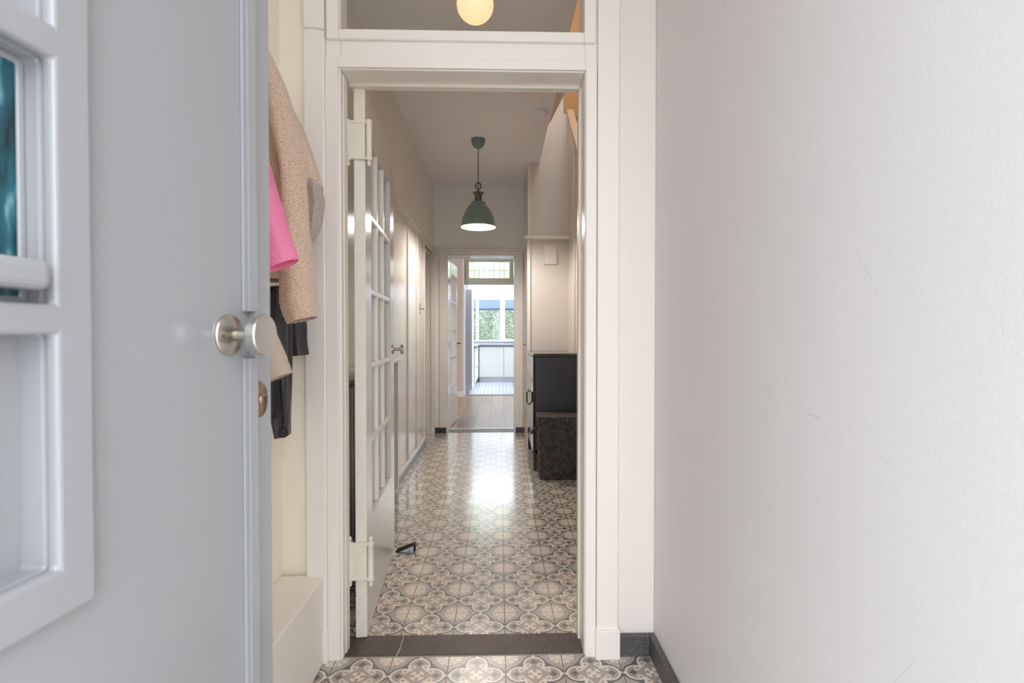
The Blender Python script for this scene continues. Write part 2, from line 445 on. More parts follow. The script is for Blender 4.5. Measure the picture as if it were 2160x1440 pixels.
# ------------------------------------------------------------------ setting: vestibule
ZC = 2.885
XL, XR = -0.77, 0.56
st(boxes('floor', [(-0.95, 0.8, -0.3, 1.806, -0.12, 0.0)], T_VEST), 'patterned cement tile floor of the entrance porch, nearest the camera', 'floor')
st(boxes('wall_left', [(XL - 0.1, XL, -0.08, 1.935, -0.1, ZC)], M_CREAM), 'cream painted side wall behind the hanging coats', 'wall')
st(boxes('wall_right', [(XR, XR + 0.14, -0.08, 1.935, -0.1, ZC)], M_WALL), 'large white plastered wall filling the right of the photo', 'wall')
st(boxes('ceiling', [(-0.95, 0.8, -0.3, 1.80, ZC, ZC + 0.1)], M_CEIL), 'ceiling of the entrance porch', 'ceiling')
st(boxes('wall_front', [(-3.0, -0.45, -0.30, -0.08, -0.1, 5.6), (0.47, 3.0, -0.30, -0.08, -0.1, 5.6), (-0.45, 0.47, -0.30, -0.08, 2.72, 5.6)], M_CREAM), 'street front wall around the entrance opening', 'wall')
# partition wall between porch and hall, with the timber frame
FY = 1.80
st(boxes('wall_partition', [(XL, -0.66, FY + 0.012, 1.885, 0, ZC), (-0.66, 0.40, FY + 0.012, 1.93, 2.78, ZC),
                             (XR, 0.80, 1.81, 1.93, 0, ZC)], M_CREAM), 'cream wall strip left of the inner door frame', 'wall')
st(boxes('wall_partition_right', [(0.40, XR, FY + 0.012, 1.93, 0, ZC)], mat('warm white plaster', rgb(240, 231, 224), 0.55, bump=0.3, bscale=120)), 'narrow white wall strip right of the inner door frame', 'wall')
bl = [(-0.677, -0.606, FY - 0.018, 1.885, 0, ZC), (-0.606, -0.555, FY, 1.885, 0, ZC),
      (0.303, 0.346, FY, 1.93, 0, ZC), (0.346, 0.422, FY - 0.018, 1.93, 0, ZC),
      (-0.555, 0.303, FY, 1.93, 2.079, 2.18)]
fr = st(boxes('trim_1', bl, M_TRIM, bevel=0.004), 'white painted door frame between porch and hall', 'door frame')
boxes('casing_bead', [(-0.606, -0.562, FY - 0.010, FY + 0.002, 0.0, 2.117), (0.306, 0.344, FY - 0.010, FY + 0.002, 0.0, 2.117),
                      (-0.562, 0.306, FY - 0.010, FY + 0.002, 2.083, 2.117)], M_TRIM, fr, 0.003)
boxes('door_stop', [(-0.557, -0.5515, 1.83, 1.87, 0, 2.079), (0.296, 0.305, 1.895, 1.93, 0, 2.079), (-0.555, 0.303, 1.895, 1.93, 2.068, 2.081)], M_OLD, fr, 0.003)
boxes('plinth_block', [(-0.681, -0.602, FY - 0.028, FY, 0, 0.11)], M_TRIM, fr, 0.004)
boxes('plinth_block', [(0.341, 0.428, FY - 0.030, FY, 0, 0.105)], M_TRIM, fr, 0.004)
boxes('sash_bead', [(-0.600, -0.558, FY - 0.014, FY + 0.05, 2.178, 2.80), (0.299, 0.340, FY - 0.014, FY + 0.05, 2.178, 2.80),
                    (-0.558, 0.299, FY - 0.014, FY + 0.05, 2.178, 2.213), (-0.558, 0.299, FY - 0.014, FY + 0.05, 2.765, 2.80)], M_TRIM, fr, 0.004)
tube('cable', [(-0.680, FY - 0.020, 2.80), (-0.680, FY - 0.020, 2.215), (-0.676, FY - 0.022, 2.209), (-0.640, FY - 0.022, 2.212), (-0.606, FY - 0.022, 2.206), (-0.603, FY - 0.012, 2.200)], 0.0022, M_OLD, fr, 6)
w1 = st(empty('window_1', (0, 0, 0)), 'clear fixed light above the inner door, a globe lamp behind it', 'window')
boxes('pane', [(-0.555, 0.296, FY + 0.02, FY + 0.024, 2.215, 2.763)], M_GLASS, w1)
st(boxes('trim_2', [(XL, -0.617, 0.15, 1.795, 0, 0.305)], mat('ledge paint', rgb(250, 244, 236), 0.5, bump=0.25, bscale=90), bevel=0.006), 'boxed-in cream ledge at floor level below the coats', 'ledge')
st(boxes('baseboard_right', [(XR - 0.022, XR, -0.08, FY + 0.01, 0, 0.075), (0.428, XR - 0.022, FY - 0.012, FY + 0.01, 0, 0.075)], M_SKIRT, bevel=0.003), 'low speckled grey stone skirting along the right porch wall', 'skirting')
st(boxes('doorsill', [(-0.60, 0.34, 1.811, 1.935, -0.05, 0.004)], M_STONE, bevel=0.003), 'worn dark stone sill between porch and hall tiles', 'doorsill')
st(boxes('trim_3', [(-0.677, 0.56, 1.806, 1.811, -0.05, 0.001)], M_GROUT), 'thin cement strip along the front of the dark stone sill', 'cement strip')

# outside ground in front of the house
st(boxes('ground', [(-30, 30, -40, -0.3, -0.30, -0.12)], mat('pavement', rgb(150, 152, 155), 0.9, bump=0.3, bscale=20)), 'pavement outside the entrance', 'pavement')

# ------------------------------------------------------------------ setting: hall
HY0, HY1 = 1.93, 5.94
st(boxes('floor_hall', [(-1.3, 0.75, 1.935, 5.955, -0.12, 0.0)], T_HALL), 'glossy patterned tile floor of the long hall', 'floor')
st(boxes('wall_hall_left', [(XL - 0.1, XL + 0.005, HY0, 6.2, 2.13, ZC + 0.3), (XL - 0.1, XL - 0.02, HY0, 5.30, 0, 2.13), (-1.4, -1.3, 5.2, 6.2, 0, 2.3), (-1.3, XL - 0.02, 5.20, 5.30, 0, 2.13), (-1.3, XL, 5.3, 5.94, 2.13, 2.25)], M_HALL),
   'plain upper wall on the left of the hall above the panelling', 'wall')
bm = bmesh.new()
for q in [(XL - 0.1, 0.405, HY0, 5.15, ZC, ZC + 0.25), (XL - 0.1, 0.29, 5.15, 6.2, ZC, ZC + 0.25)]: quad_box(bm, *q)
st(link('ceiling_hall', bm, M_CEIL), 'smooth hall ceiling with the green pendant', 'ceiling')
# left panelling : closet doors with battens
pan = st(boxes('wall_panelling_left', [(XL - 0.02, XL - 0.004, HY0, 5.28, 0.06, 2.13)], M_TRIMH), 'glossy white tall panelling along the left of the hall', 'panelling')
for y0, w in ((2.9, .03), (3.62, .03), (4.265, .05), (4.735, .045), (5.195, .05)):
    boxes('batten', [(XL - 0.004, XL + 0.010, y0, y0 + w, 0.10, 2.10)], M_TRIMH, pan, 0.003)
boxes('bottom_rail', [(XL - 0.004, XL + 0.010, HY0, 5.28, 0.06, 0.10)], M_TRIMH, pan, 0.003)
boxes('top_rail', [(XL - 0.004, XL + 0.008, HY0, 5.90, 2.085, 2.125), (XL - 0.004, XL + 0.028, HY0, 5.94, 2.125, 2.15)], M_TRIMH, pan, 0.003)
st(boxes('baseboard_left', [(XL - 0.02, XL + 0.008, HY0, 5.28, 0, 0.06)], M_SKIRTG, bevel=0.002), 'grey tile skirting under the left panelling', 'skirting')
# latch on closet door
lt = tag(empty('door_latch', (XL + 0.010, 4.97, 1.40)), 'small nickel turn latch on the tall white closet door', 'latch')
boxes('latch_plate', [(-0.014, -0.009, -0.018, 0.018, -0.05, 0.05)], M_STEEL, lt, 0.002)
lathe('latch_turn', [(0, 0), (0.007, 0), (0.006, 0.025), (0.012, 0.028), (0.012, 0.036), (0, 0.038)], M_STEEL, lt, (-0.009, 0, 0), (0, P2, 0), 16)
# end wall of the hall with door opening
EY = 5.94
OX0, OX1, OZ = -0.598, 0.172, 2.066
st(boxes('wall_back', [(-1.4, -0.66, EY, EY + 0.24, 0, ZC), (0.235, 2.6, EY, EY + 0.24, 0, ZC), (-0.66, 0.235, EY, EY + 0.24, OZ + 0.05, ZC),
                       (-3.1, -1.4, EY, EY + 0.24, 0, ZC)], M_HALL), 'plain wall at the end of the hall above the far doorway', 'wall')
tr4 = st(boxes('trim_4', [(-0.66, OX0, EY - 0.012, EY + 0.25, 0, OZ + 0.055), (OX1, 0.24, EY - 0.012, EY + 0.25, 0, OZ + 0.055), (OX0, OX1, EY - 0.012, EY + 0.25, OZ, OZ + 0.055)], M_TRIMH, bevel=0.003),
   'cream painted frame of the far doorway', 'door frame')
boxes('architrave', [(-0.70, -0.655, EY - 0.024, EY, 0.06, 2.12), (0.235, 0.275, EY - 0.024, EY, 0.06, 2.12)], M_TRIMH, tr4, 0.004)
boxes('picture_rail', [(-0.77, 0.30, EY - 0.034, EY, 2.118, 2.14), (-0.77, 0.30, EY - 0.02, EY, 2.085, 2.118)], M_TRIMH, tr4, 0.003)
boxes('soffit_board', [(-1.29, -0.79, 5.285, EY - 0.001, 2.08, 2.128)], M_TRIMH, tr4)
boxes('post', [(-0.795, -0.75, EY - 0.05, EY, 0.0, 2.10)], M_TRIMH, tr4, 0.003)
boxes('side_panel', [(-1.3, -0.795, EY - 0.03, EY, 0.0, 2.10)], M_TRIMH, tr4, 0.003)
st(boxes('baseboard_back', [(-0.75, -0.62, EY - 0.034, EY - 0.001, 0, 0.062), (0.19, 0.30, EY - 0.034, EY - 0.001, 0, 0.062)], M_SKIRTD), 'black stone skirting ends beside the far doorway', 'skirting')
st(boxes('trim_5', [(OX0 - 0.02, OX1 + 0.02, EY + 0.17, EY + 0.24, -0.02, 0.010)], mat('white marble', rgb(214, 212, 214), 0.2, var=0.1, vscale=9), bevel=0.003), 'pale marble sill under the far doorway', 'doorsill')

st(boxes('trim_9', [(OX0 - 0.02, OX1 + 0.02, EY + 0.016, EY + 0.168, -0.02, 0.003)], stone_material('brown stone sill', rgb(92, 80, 70), rgb(150, 138, 124), 0.45), bevel=0.002), 'dark brown stone sill before the pale strip of the far doorway', 'doorsill')

# ------------------------------------------------------------------ right side : closet, stairs
CY = 5.15
clo = st(boxes('wall_closet', [(0.29, 0.70, CY, EY, 0, 3.38), (0.29, 0.648, CY, EY, 3.38, 4.4)], mat('closet paint', rgb(206, 200, 192), 0.42, bump=0.1, bscale=60)), 'cream built-in closet beside the far doorway', 'closet')
boxes('corner_post', [(0.283, 0.315, CY - 0.014, CY + 0.04, 0.0, 2.11), (0.287, 0.318, CY - 0.010, CY + 0.04, 2.15, 2.88)], M_TRIMH, clo, 0.003)
boxes('moulding', [(0.255, 0.705, CY - 0.04, CY + 0.02, 2.112, 2.145), (0.255, 0.30, CY + 0.02, EY, 2.112, 2.145)], M_TRIMH, clo, 0.004)
c0, c1 = at(1147, 517, CY), at(1172, 555, CY)
boxes('access_panel', [(c0.x, c1.x, CY - 0.012, CY + 0.0, c1.z, c0.z)], M_TRIMH, clo, 0.002)
boxes('panel_frame', [(c0.x - 0.008, c1.x + 0.008, CY - 0.018, CY, c0.z, c0.z + 0.010), (c0.x - 0.008, c1.x + 0.008, CY - 0.018, CY, c1.z - 0.010, c1.z),
                      (c0.x - 0.008, c0.x, CY - 0.018, CY, c1.z, c0.z), (c1.x, c1.x + 0.008, CY - 0.018, CY, c1.z, c0.z)], M_TRIMH, clo, 0.001)
lathe('door_pull', [(0, 0), (0.004, 0), (0.004, 0.018), (0.009, 0.022), (0.009, 0.028), (0, 0.03)], M_BRONZE, clo, (0.29, 5.45, 1.04), (0, -P2, 0), 12)
# sloping stair wall
def zs(y): return 2.71 + 0.926 * (y - 4.44)
sw = st(prism('wall_stairs', [(HY0, 0), (CY + 0.05, 0), (CY + 0.05, zs(CY + 0.05)), (HY0, zs(HY0))], 0, 0.70, 0.73, mat('stair panelling paint', rgb(212, 202, 188), 0.35, bump=0.1, bscale=50)), 'cream panelled side of the staircase, sloping up to the right', 'panelling')
prism('handrail_board', [(HY0, zs(HY0) - 0.02), (CY + 0.02, zs(CY + 0.02) - 0.02), (CY + 0.02, zs(CY + 0.02) + 0.05), (HY0, zs(HY0) + 0.05)], 0, 0.682, 0.752, mat('handrail paint', rgb(186, 168, 146), 0.35), sw, 0.004)
for yb in (4.66, 3.9, 3.2):
    boxes('batten', [(0.686, 0.700, yb, yb + 0.04, 0.08, zs(yb) - 0.03)], M_TRIMH, sw, 0.003)
st(boxes('wall_stairwell', [(1.55, 1.65, HY0, 6.3, 0, 5.4), (0.29, 1.65, 6.2, 6.3, ZC + .25, 5.4), (0.75, 1.65, 1.83, 1.93, 0, ZC)], M_WARMLIT), 'warm-lit stairwell wall behind the banister', 'wall')
st(boxes('wall_stairwell_left', [(0.0, 1.65, HY0 - 0.1, HY0, ZC, 5.4), (0.0, 0.1, HY0, 6.3, ZC + 0.25, 5.4)], M_CEIL), 'white upper walls of the stairwell', 'wall')
st(boxes('ceiling_stairwell', [(0, 1.65, HY0 - 0.1, 2.1, 5.4, 5.5), (0, 1.65, 3.6, 6.3, 5.4, 5.5), (0, 0.2, 2.1, 3.6, 5.4, 5.5), (1.5, 1.65, 2.1, 3.6, 5.4, 5.5)], M_WARMLIT), 'ceiling over the stairwell', 'ceiling')  # gap left for the added rooflight that fills the hall
stairs = st(empty('stairs', (0.74, 2.1, 0)), 'wooden stairs rising behind the cream panelling', 'stairs')
bt, br_ = [], []
for i in range(16):
    bt.append((0, 0.80, i * 0.216 - 0.02, i * 0.216 + 0.235, (i + 1) * 0.2 - 0.03, (i + 1) * 0.2)); br_.append((0, 0.80, i * 0.216, i * 0.216 + 0.02, i * 0.2, (i + 1) * 0.2 - 0.03))
boxes('treads', bt, M_TREAD, stairs); boxes('risers', br_, M_TRIMH, stairs)
boxes('landing', [(-0.09, 0.80, 3.45, 4.1, 3.30, 3.40), (-0.09, 0.80, 3.12 + .3, 3.47, 3.42, 3.52)], M_TREAD, stairs)
# sloped soffit beside the ceiling opening
bm = bmesh.new()
A, B_, C_ = Vector((0.405, 3.3, ZC)), Vector((0.407, 4.16, ZC)), at(1191, 194, 3.95)
D_ = C_ + (C_ - B_) * 1.3
vs = [bm.verts.new(v) for v in (A, B_, C_, D_)]; bm.faces.new(vs)
vt = [bm.verts.new(v + Vector((0.004, 0, 0.02))) for v in (A, B_, C_, D_)]; bm.faces.new(vt[::-1])
for i in range(4): bm.faces.new((vs[i], vs[(i + 1) % 4], vt[(i + 1) % 4], vt[i]))
sof = st(link('trim_6', bm, M_HALL), 'sloping soffit of the upper stairs at the ceiling edge', 'soffit')
tube('bead', [B_ + Vector((0.003, 0, 0)), D_ + Vector((0.003, 0, 0))], 0.006, M_TRIM, sof, 6)
boxes('edge_block', [(0.365, 0.41, 4.13, 4.17, ZC - 0.012, ZC)], M_TRIM, sof)

# ------------------------------------------------------------------ living room + kitchen shell
st(boxes('floor_living_room', [(-3.0, 2.5, EY + 0.24, 9.56, -0.12, 0.0), (-0.62, 0.19, EY + 0.2, EY + 0.26, -0.12, 0)], plank_material()), 'wide oak plank floor beyond the far doorway', 'floor')
st(boxes('wall_living_room', [(2.5, 2.6, EY, 9.6, 0, ZC), (-3.1, -3.0, EY, 6.8, 0, ZC), (-3.1, -3.0, 8.8, 9.6, 0, ZC), (-3.1, -3.0, 6.8, 8.8, 0, 0.7), (-3.1, -3.0, 6.8, 8.8, 2.3, ZC)], mat('living room paint', rgb(216, 204, 196), 0.6)), 'side walls of the living room beyond the hall', 'wall')  # gap in the left wall is an added daylight opening
KY = 9.30
st(boxes('wall_living_back', [(-3.1, -0.655, KY, KY + 0.25, 0, ZC), (0.62, 2.6, KY, KY + 0.25, 0, ZC), (-0.655, 0.62, KY, KY + 0.25, 2.575, ZC)], mat('living room back paint', rgb(216, 198, 186), 0.6)), 'pinkish white wall beside the opening to the kitchen', 'wall')
st(boxes('baseboard_living', [(-3.0, -0.645, KY - 0.02, KY, 0, 0.10)], M_TRIM, bevel=0.003), 'white skirting block at the kitchen opening', 'skirting')
st(boxes('ceiling_living_room', [(-3.1, 2.6, EY + 0.24, 9.56, ZC, ZC + 0.1)], M_CEIL), 'ceiling of the living room', 'ceiling')
tr7 = st(boxes('trim_7', [(-0.665, -0.640, KY - 0.015, KY + 0.26, 0, 2.575), (0.60, 0.63, KY - 0.015, KY + 0.26, 0, 2.575), (-0.64, 0.60, KY - 0.01, KY + 0.2, 2.555, 2.585)], M_TRIM, bevel=0.003), 'white frame of the opening to the kitchen', 'door frame')
# leaded transom
w2 = st(empty('window_2', (0, KY + 0.05, 0)), 'leaded glass transom with small panes over the kitchen opening', 'window')
g0, g1 = at(989.5, 552.5, KY + 0.05), at(1074.3, 586.6, KY + 0.05)
f0, f1 = at(979, 541, KY + 0.05), at(1082.5, 600.5, KY + 0.05)
gx0, gx1, gz0, gz1 = g0.x, g1.x, g1.z, g0.z
bb = 0.045
M_SASH = mat('transom sash paint', rgb(206, 206, 192), 0.3)
boxes('window_frame', [(f0.x, gx0, -0.03, 0.03, f1.z, f0.z), (gx1, f1.x, -0.03, 0.03, f1.z, f0.z), (gx0, gx1, -0.03, 0.03, f1.z, gz0), (gx0, gx1, -0.03, 0.03, gz1, f0.z)], M_SASH, w2, 0.006)
boxes('side_infill', [(f1.x, 0.60, -0.03, 0.03, f1.z, f0.z)], M_SASH, w2, 0.004)
cams = []
pw = (gx1 - gx0) / 8
for i in range(1, 8): cams.append((gx0 + i * pw - 0.004, gx0 + i * pw + 0.004, -0.006, 0.006, gz0, gz1))
zm = gz0 + (gz1 - gz0) * 0.48
cams.append((gx0, gx1, -0.005, 0.005, zm - 0.004, zm + 0.004))
boxes('lead_cames', cams, M_LEAD, w2)
for i in range(8):
    for j, (za, zb) in enumerate(((gz0, zm), (zm, gz1))):
        boxes('pane', [(gx0 + i * pw, gx0 + (i + 1) * pw, -0.002, 0.002, za, zb)], M_LEADG if (i in (0, 6) or (j == 0 and i % 3 == 1)) else M_LEADW, w2)

# kitchen
T_KIT = small_tiles('pale kitchen tile', 0.15, rgb(186, 190, 198), rgb(146, 158, 182), rgb(108, 118, 144))
st(boxes('floor_kitchen', [(-1.3, 2.0, 9.60, 12.9, -0.12, 0.004)], T_KIT), 'pale blue and white small tile floor of the kitchen', 'floor')
st(boxes('trim_8', [(-0.65, 0.62, 9.555, 9.60, -0.02, 0.012)], mat('blue grey sill', rgb(140, 150, 178), 0.3)), 'blue grey strip at the start of the kitchen tiles', 'doorsill')
KB = 12.75
WZ0, WZ1 = 0.96, 2.10
M_KW = mat('kitchen wall paint', rgb(212, 214, 222), 0.5)
st(boxes('wall_kitchen', [(-1.4, -1.3, 9.55, KB + .2, 0, 2.46), (2.0, 2.1, 9.55, KB + .2, 0, 2.46), (-1.4, 2.1, KB, KB + 0.2, 0, WZ0), (-1.4, 2.1, KB, KB + 0.2, WZ1, 2.46),
                       (-1.4, -1.1, KB, KB + 0.2, WZ0, WZ1), (1.5, 2.1, KB, KB + 0.2, WZ0, WZ1)], M_KW), 'white kitchen walls around the rear window', 'wall')
st(boxes('ceiling_kitchen', [(-1.4, -0.75, 9.56, KB + .2, 2.46, 2.50), (1.35, 2.1, 9.56, KB + .2, 2.46, 2.50), (-0.75, 1.35, 12.70, KB + .2, 2.46, 2.50)], M_KW), 'kitchen ceiling around the added rooflight', 'ceiling')
w4 = st(empty('window_3', (0, 0, 2.48)), 'added glazed rooflight bringing daylight into the kitchen', 'window')
boxes('pane', [(-0.75, 1.35, 9.56, 12.7, 0.0, 0.01)], M_GLASS, w4)
boxes('window_frame', [(-0.77, -0.75, 9.56, 12.7, -0.02, 0.04), (1.35, 1.37, 9.56, 12.7, -0.02, 0.04), (0.48, 0.51, 9.56, 12.7, -0.02, 0.03)], M_PVC, w4)
# rear window
w3 = st(empty('window_4', (0, KB, 0)), 'wide white kitchen window with garden hedge outside', 'window')
def kx(px): return at(px, 700, KB).x
def kz(py): return at(1040, py, KB).z
zb0, zb1 = kz(717), kz(630.5)
fz0, fz1 = kz(724), kz(624)
x_a, x_b, x_c, x_d, x_e = kx(1004), kx(1010), kx(1055), kx(1063.5), kx(1106)
boxes('window_frame', [(-1.1, -0.95, -0.03, 0.06, fz0, fz1), (x_a, x_b, -0.03, 0.06, zb0, zb1), (x_c, x_d, -0.03, 0.06, zb0, zb1), (x_e, x_e + .12, -0.03, 0.06, zb0, zb1), (1.3, 1.5, -0.03, 0.06, zb0, zb1),
      (-1.1, 1.5, -0.03, 0.06, WZ0, zb0), (-1.1, 1.5, -0.03, 0.06, zb1, WZ1)], M_PVC, w3, 0.006)
boxes('casement', [(x_d - 0.03, x_d + 0.02, -0.055, -0.025, zb0 - 0.04, zb1 + 0.03), (x_e - 0.02, x_e + .03, -0.055, -0.025, zb0 - 0.04, zb1 + 0.03),
      (x_d + 0.02, x_e - 0.02, -0.055, -0.025, zb0 - 0.04, zb0 + 0.02), (x_d + 0.02, x_e - 0.02, -0.055, -0.025, zb1 - 0.02, zb1 + 0.03)], M_PVC, w3, 0.004)
h0 = at(1060, 680, KB)
boxes('window_handle', [(h0.x - 0.012, h0.x + 0.012, -0.075, -0.055, h0.z - 0.03, h0.z + 0.03), (h0.x - 0.010, h0.x + 0.010, -0.10, -0.08, h0.z - 0.10, h0.z + 0.02), (h0.x - 0.008, h0.x + 0.008, -0.085, -0.07, h0.z - 0.008, h0.z + 0.008)], M_PVC, w3, 0.004)
for xa, xb in ((-0.95, x_a), (x_b, x_c), (x_d, x_e), (x_e + .12, 1.3)):
    boxes('pane', [(xa, xb, 0.01, 0.018, zb0, zb1)], M_GLASS, w3)
M_BLIND = mat('blue grey blind slats', rgb(176, 190, 206), 0.4)
for nm, xa, xb, low in (('venetian_blind', x_b + 0.005, x_c - 0.005, True), ('venetian_blind', x_d + 0.03, x_e - 0.025, False)):
    b = tag(empty(nm, ((xa + xb) / 2, KB - 0.045, zb1)), 'blue grey blind with fine slats let down over the left kitchen pane' if low else 'blue grey blind drawn up to a stack on the right kitchen sash', 'blind', 'blinds in the kitchen window')
    hw = (xb - xa) / 2
    boxes('headrail', [(-hw, hw, -0.015, 0.015, -0.03, 0.0)], M_BLIND, b)
    sl = []
    if not low:
        for k in range(10): sl.append((-hw, hw, -0.012, 0.012, -0.034 - k * 0.005, -0.032 - k * 0.005))
    if low:
        z = -0.05
        while z > -(zb1 - zb0) + 0.02:
            sl.append((-hw, hw, -0.012, 0.012, z - 0.0012, z)); z -= 0.028
    boxes('slats', sl, M_BLIND, b)
    for sg in (-.7, .7): boxes('cord', [(hw * sg - .002, hw * sg + .002, -0.014, -0.0125, -0.08, -0.03)], M_BLIND, b)

# awning outside the kitchen window
aw0, aw1 = at(1040, 654, 13.6), at(1040, 633, 13.3)
aw = tag(empty('awning', (0, 13.0, 0)), 'blue grey awning outside the kitchen window above the hedge', 'awning')
prism('fabric', [(0.2, aw1.z + 0.02), (0.6, aw0.z + 0.03), (0.61, aw0.z + 0.045), (0.2, aw1.z + 0.045)], 0, -1.3, 1.7, mat('awning fabric', rgb(158, 180, 214), 0.7), aw)
boxes('front_bar', [(-1.32, 1.72, 0.58, 0.62, aw0.z - 0.005, aw0.z + 0.03)], mat('awning bar', rgb(110, 118, 130), 0.5), aw)
boxes('valance', [(-1.3, 1.7, 0.598, 0.602, aw0.z + 0.03, aw0.z + 0.20)], mat('awning valance', rgb(176, 196, 222), 0.7), aw)
boxes('arm', [(-1.25, -1.21, -0.06, 0.6, aw0.z + 0.0, aw0.z + 0.03)], M_PVC, aw)
# hedge and garden
def leaf_mat():
    m = bpy.data.materials.new('hedge leaves'); m.use_nodes = True
    nt = m.node_tree; n, l = nt.nodes, nt.links
    p = n['Principled BSDF']; p.inputs['Roughness'].default_value = 0.45
    oi = n.new('ShaderNodeTexCoord'); z = n.new('ShaderNodeTexNoise'); z.inputs['Scale'].default_value = 6; z.inputs['Detail'].default_value = 4
    r = n.new('ShaderNodeValToRGB'); l.new(oi.outputs['Object'], z.inputs['Vector']); l.new(z.outputs['Fac'], r.inputs[0]); l.new(r.outputs[0], p.inputs['Base Color'])
    r.color_ramp.elements[0].position = 0.35; r.color_ramp.elements[0].color = rgb(150, 164, 146)
    r.color_ramp.elements[1].position = 0.65; r.color_ramp.elements[1].color = rgb(214, 222, 200)
    return m
M_LEAF = leaf_mat()
def foliage(name, boxr, n, size, parent=None, seed=1):
    rnd = random.Random(seed); bm = bmesh.new()
    x0, x1, y0, y1, z0, z1 = boxr
    for _ in range(n):
        c = Vector((rnd.uniform(x0, x1), rnd.uniform(y0, y1), rnd.uniform(z0, z1)))
        R = Matrix.Rotation(rnd.uniform(0, 6.28), 3, 'Z') @ Matrix.Rotation(rnd.uniform(-1.4, 1.4), 3, 'X')
        s = size * rnd.uniform(0.6, 1.4)
        q = [Vector((0, -s, 0)), Vector((s * .5, 0, s * .15)), Vector((0, s, 0)), Vector((-s * .5, 0, s * .15))]
        bm.faces.new([bm.verts.new(c + R @ v) for v in q])
    return link(name, bm, M_LEAF, parent)
st(boxes('garden', [(-25, 25, KB + 0.2, 60, -0.3, -0.02)], mat('garden paving', rgb(150, 148, 142), 0.8)), 'garden paving behind the kitchen', 'paving')
hg = tag(empty('hedge', (0, 15.5, 0)), 'tall leafy garden hedge seen through the kitchen window', 'hedge')
boxes('stems', [(-3.0, 3.0, 0.25, 0.6, -0.02, 1.95)], mat('hedge inner', rgb(120, 134, 116), 0.9, bump=1, bscale=12, bdist=0.05, var=0.4, vscale=9), hg)
foliage('leaves', (-3.0, 3.0, 0.0, 0.3, 0.0, 2.1), 16000, 0.020, hg, 3)

# ------------------------------------------------------------------ kitchen units
ku = tag(empty('tall_kitchen_unit', (0, 0, 0)), 'tall pale blue kitchen unit at the left of the kitchen', 'kitchen cabinet')
t0 = at(995.5, 610, 9.80)
boxes('body', [(-1.15, t0.x - 0.02, 9.80, 10.45, 0.06, t0.z)], M_TALL, ku, 0.003)
boxes('door', [(t0.x - 0.018, t0.x, 9.805, 10.445, 0.08, t0.z - 0.005)], M_LAC, ku, 0.002)
boxes('plinth', [(-1.15, t0.x - 0.05, 9.83, 10.45, 0.004, 0.06)], M_LAC, ku)
tag(boxes('storage_box', [(-0.95, -0.60, 9.85, 10.2, t0.z, t0.z + 0.12)], M_LAC, bevel=0.004), 'low white box on top of the tall kitchen unit', 'box')
def base_unit(name, label, x0, x1, y0, y1, face, splits, group, horiz=False):
    "face: 'y' = fronts look at the camera, 'x' = fronts look right"
    u = tag(empty(name, (0, 0, 0)), label, 'kitchen cabinet', group)
    boxes('body', [(x0, x1, y0, y1, 0.12, 0.86)], M_LAC, u)
    if face == 'y':
        boxes('plinth', [(x0, x1, y0 + 0.05, y1, 0.004, 0.12)], M_KW, u)
        boxes('door', [(x0 + 0.002, x1 - 0.002, y0 - 0.02, y0, 0.13, 0.845)], M_LAC, u, 0.002)
    else:
        boxes('plinth', [(x0, x1 - 0.05, y0, y1, 0.004, 0.12)], M_KW, u)
        for za, zb in splits:
            d = boxes('drawer', [(x1, x1 + 0.02, y0 + 0.002, y1 - 0.002, za, zb)], M_LAC, u, 0.002)
            boxes('handle', [(x1 + 0.02, x1 + 0.045, y0 + 0.15, y1 - 0.15, zb - 0.03, zb - 0.02)], M_STEEL, d)
    return u
bx0, bx1 = at(1011, 760, 12.12).x, at(1062.5, 760, 12.12).x
base_unit('base_kitchen_unit', 'white kitchen base unit under the window, nearest the corner', bx0, bx1, 12.12, 12.72, 'y', None, 'kitchen base units')
base_unit('base_kitchen_unit', 'white kitchen base unit under the window, cut off by the door frame', bx1 + 0.003, bx1 + 0.6, 12.12, 12.72, 'y', None, 'kitchen base units')
base_unit('base_kitchen_unit', 'white kitchen drawer unit with bar handles beside the tall unit', -1.12, -0.52, 10.46, 11.26, 'x', [(0.13, 0.48), (0.485, 0.845)], 'kitchen base units')
base_unit('base_kitchen_unit', 'white kitchen drawer unit in the far left corner', -1.12, -0.52, 11.263, 12.09, 'x', [(0.13, 0.48), (0.485, 0.845)], 'kitchen base units')
tag(boxes('worktop', [(-1.14, -0.48, 10.46, 12.72, 0.875, 0.915), (-0.48, 1.6, 12.07, 12.72, 0.875, 0.915)], M_TOP, bevel=0.003), 'grey worktop running under the kitchen window', 'worktop')

# ------------------------------------------------------------------ door_1 : the open front door
VPX = 1172.0
ua = math.atan((VPX - 1080) / FPX) - YAW * 1.0 if False else math.atan2((_fw + _rt * ((VPX - 1080) / FPX)).x, (_fw + _rt * ((VPX - 1080) / FPX)).y)
E1 = at(572, 700, 0.76)                         # free edge on the face
DW = 0.86
hx, hy = E1.x - DW * math.sin(ua), E1.y - DW * math.cos(ua)
d1 = st(empty('door_1', (hx, hy, 0), 0), 'open grey blue front door with round nickel knob, at the left', 'door')
d1.rotation_euler = (0, 0, -ua)                 # local +y runs from hinge to free edge, local +x is the visible face
def dp(px, py, off=0.0):
    "pixel -> (s, z) on the door face plane shifted by off"
    r = _fw + _rt * ((px - 1080) / FPX) + _up * ((720 - py) / FPX)
    nx, ny = math.cos(ua), -math.sin(ua)
    o = Vector((hx + nx * off, hy + ny * off))
    t = (o.x * nx + o.y * ny) / (r.x * nx + r.y * ny)
    return ((r.x * t - hx) * math.sin(ua) + (r.y * t - hy) * math.cos(ua), CAMZ + r.z * t)
TH = 0.045
DZ0, DZ1 = 0.012, 2.20
sE = DW
